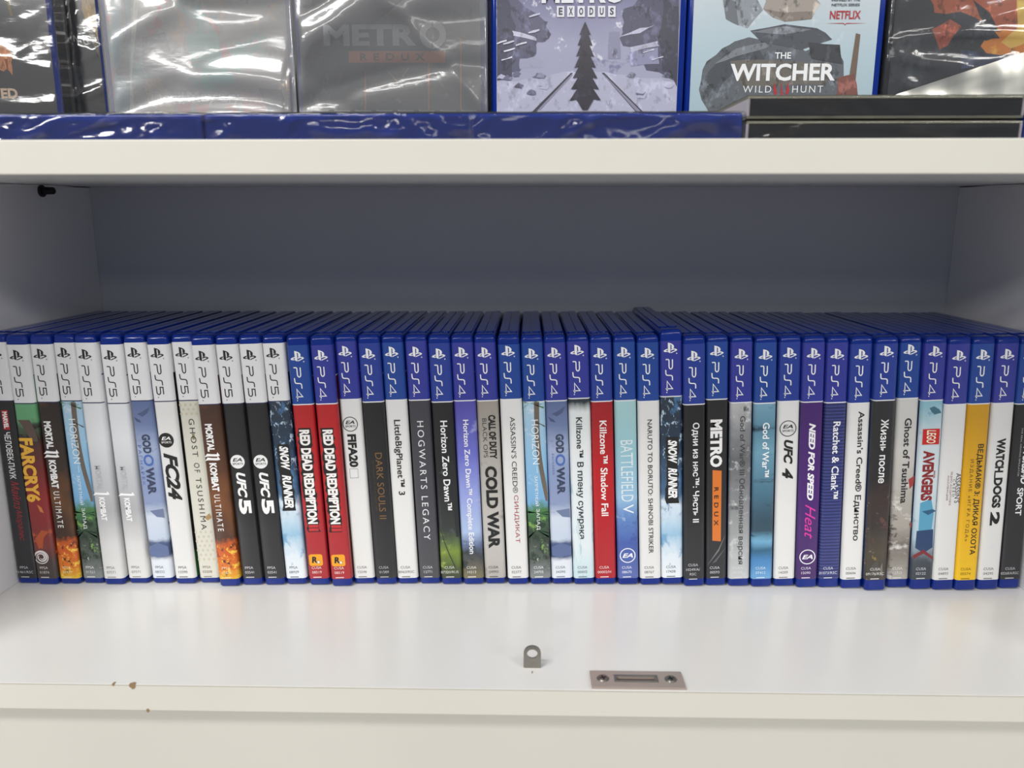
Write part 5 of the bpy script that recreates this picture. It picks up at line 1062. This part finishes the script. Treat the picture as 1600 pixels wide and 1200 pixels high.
def standing(k):
    s = COVERS[k]
    root = thing('game_case', s['label'], 'game case', 'wrapped cases standing face out on the upper shelf', (s['x'] * MM, s['y'] * MM + CW / 2, ZS + s['z'] * MM))
    root.rotation_euler = (0, 0, -math.pi / 2)
    sh = link('case_shell', SHELL, root); sh['label'] = 'blue plastic shell' if s.get('shell') is None else 'black plastic shell'
    if s.get('shell') is not None:
        sh.data = SHELL.copy(); sh.data.materials[0] = s['shell']
    # printed sheet under the front window
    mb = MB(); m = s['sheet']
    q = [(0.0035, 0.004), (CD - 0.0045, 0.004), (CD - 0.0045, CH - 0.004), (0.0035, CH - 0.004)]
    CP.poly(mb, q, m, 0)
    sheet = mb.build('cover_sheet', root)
    pic, txt, cap = MB(), MB(), MB()
    lay = 1.0
    for it in s['layers']:
        if it[0] == 'poly':
            CP.poly(pic, [(a * MM, b * MM) for a, b in it[2]], printed(it[1]) if len(it[2]) > 4 else ink(it[1]), lay); lay += 0.6
        elif it[0] == 'ring':
            CP.ring(pic, (it[2][0] * MM, it[2][1] * MM), it[3] * MM, it[4] * MM, ink(it[1]), lay); lay += 0.6
        elif it[0] == 'text':
            body, col, (a0, b0), (a1, b1) = it[1:5]; kw = it[5] if len(it) > 5 else {}
            CP.text(cap if kw.get('cap') else txt, body, (a0 * MM, b0 * MM), ((a1 - a0) * MM, kw.get('rise', 0) * MM), (0, (b1 - b0) * MM), ink(col), lay + 2, **{k_: v_ for k_, v_ in kw.items() if k_ not in ('rise', 'cap')})
    if pic.f: pic.build('picture_print', sheet)
    if txt.f: txt.build('title_lettering', sheet)
    if cap.f: cap.build('caption_lettering', sheet)
    if s.get('wrap'):
        front_wrap(root, s['wrap'][0], s['wrap'][1], s['wrap'][2], (M_wrap, M_glare_haze, M_glare_white)[s['wrap'][3]], s['wrap'][4])
    if 'flap' in s:
        fm = MB(); n = 30
        (ax, az), (bx, bz), zlow = s['flap']
        v, f = [], []
        for i in range(n + 1):
            t = i / n; x = ax + (bx - ax) * t; zt = az + (bz - az) * t
            for j in range(7):
                q_ = j / 6; zz_ = zlow + (zt - zlow) * q_
                v.append((CW / 2 + 0.0034 + 0.0009 * math.sin(9 * t + 7 * q_) * math.sin(5 * q_ + 1) + 0.0006 * math.sin(31 * t + 3 * q_), x * MM, zz_ * MM))
        for i in range(n):
            for j in range(6): f.append((i * 7 + j, (i + 1) * 7 + j, (i + 1) * 7 + j + 1, i * 7 + j + 1))
        fm.faces(v, f, mat('silver_foil', (206, 204, 194), 0.30, metal=1.0))
        o = fm.build('foil_flap', root, smooth=True); o['label'] = 'silvery grey diagonal flap'
    return root
for k in range(len(COVERS)): standing(k)

def lay_flat(root, x, y, z):
    m = Matrix(((0, 1, 0), (0, 0, 1), (1, 0, 0)))        # thickness up, depth across, height away from the aisle
    root.matrix_world = Matrix.Translation((x, y, z)) @ Matrix.Rotation(TILT, 4, 'X') @ m.to_4x4()
def flat_wrap(parent, seed, T=CW, Wd=CD, amp=0.0008, n=40, off=0.0005, mat_=None):
    """Wrap folded round the short end that faces the aisle, running back over the top."""
    nx, nz = 60, 9; mb = MB()
    a = np.linspace(0, Wd + 2 * off, nx); b = np.linspace(0, T + 2 * off, nz); A, B = np.meshgrid(a, b)
    h = crease_field(A, B, n, amp, 0.0017, seed, 0.9)
    h = h - h.min()
    v = [(-T / 2 - off + float(B[j, i]), -off + float(A[j, i]), -off - float(h[j, i])) for j in range(nz) for i in range(nx)]
    f = [(j * nx + i, j * nx + i + 1, (j + 1) * nx + i + 1, (j + 1) * nx + i) for j in range(nz - 1) for i in range(nx - 1)]
    b0 = len(v)
    for i in range(nx): v.append((T / 2 + off, -off + float(a[i]), 0.1))
    f += [((nz - 1) * nx + i, (nz - 1) * nx + i + 1, b0 + i + 1, b0 + i) for i in range(nx - 1)]
    mb.faces(v, f, mat_ or M_thin)
    o = mb.build('shrink_wrap', parent, smooth=True); o['label'] = 'creased clear plastic wrap'
M_flatprint = ink('3a4150')
FLATS = [(-298.6, 'flat blue case at the front of the upper shelf, below the dark wrapped cover', 21),
         (-163.0, 'flat blue case at the front of the upper shelf, below the hazy grey cover', 22),
         (-29.4, 'flat blue case at the front of the upper shelf, touching the black boxes', 23),
         (242.6, 'flat blue case just peeking past the far end of the black boxes', 24)]
YFLAT = 0.4005
for x, label, seed in FLATS:
    root = thing('game_case', label, 'game case', 'cases lying flat along the front of the upper shelf')
    ww = CD
    lay_flat(root, x * MM, YFLAT, board_top(YFLAT) + CW / 2 + 0.0009)
    sh = link('case_shell', SHELL, root); sh['label'] = 'blue plastic shell'
    if ww != CD: sh.scale = (1, ww / CD, 1)
    mb = MB(); h = CW / 2 + 0.00012
    for sgn in (1, -1): mb.face([(sgn * h, 0.0035, 0.004), (sgn * h, ww - 0.0045, 0.004), (sgn * h, ww - 0.0045, CH - 0.004), (sgn * h, 0.0035, CH - 0.004)], M_flatprint)
    mb.build('cover_sheet', root)
    flat_wrap(root, seed, Wd=ww)

# two black boxes, stacked, with grey card edges
M_card = mat('grey_card', (126, 124, 110), 0.6); M_blk = mat('black_board', (24, 24, 27), 0.5, 0.0)
M_boxside = mat('pale_card_side', (186, 180, 186), 0.6)
BX, BW, BT, BD = 0.1072, 0.1345, 0.0105, 0.165
for k, label in enumerate(('black wrapped box with grey card edges, the lower of the two stacked boxes',
                           'black wrapped box with grey card edges, stacked on top of its twin')):
    root = thing('game_box', label, 'box', 'black boxes stacked on the upper shelf')
    lay_flat(root, BX, YFLAT - 0.0005, board_top(YFLAT) + BT / 2 + 0.0004 + k * (BT + 0.0012))
    mb = MB(); mb.box((-BT / 2 + 0.0013, 0.0012, 0.0004), (BT / 2 - 0.0013, BW - 0.0012, BD - 0.001), M_blk); bevel(mb.build('box_body', root), 0.0003, 1)
    for nm, lo, hi in (('lid', BT / 2 - 0.0013, BT / 2), ('base', -BT / 2, -BT / 2 + 0.0013)):
        mb = MB(); mb.box((lo, 0, 0), (hi, BW, BD), M_card); bevel(mb.build(nm, root), 0.0003, 2)['label'] = 'grey card panel'
    for y0 in (0.0, BW - 0.0012):
        mb = MB(); mb.box((-BT / 2 + 0.0013, y0, 0), (BT / 2 - 0.0013, y0 + 0.0012, BD), M_boxside); mb.build('side_wall', root)
    flat_wrap(root, 31 + k, BT, BW, 0.0005, 14, 0.0003, M_bare)
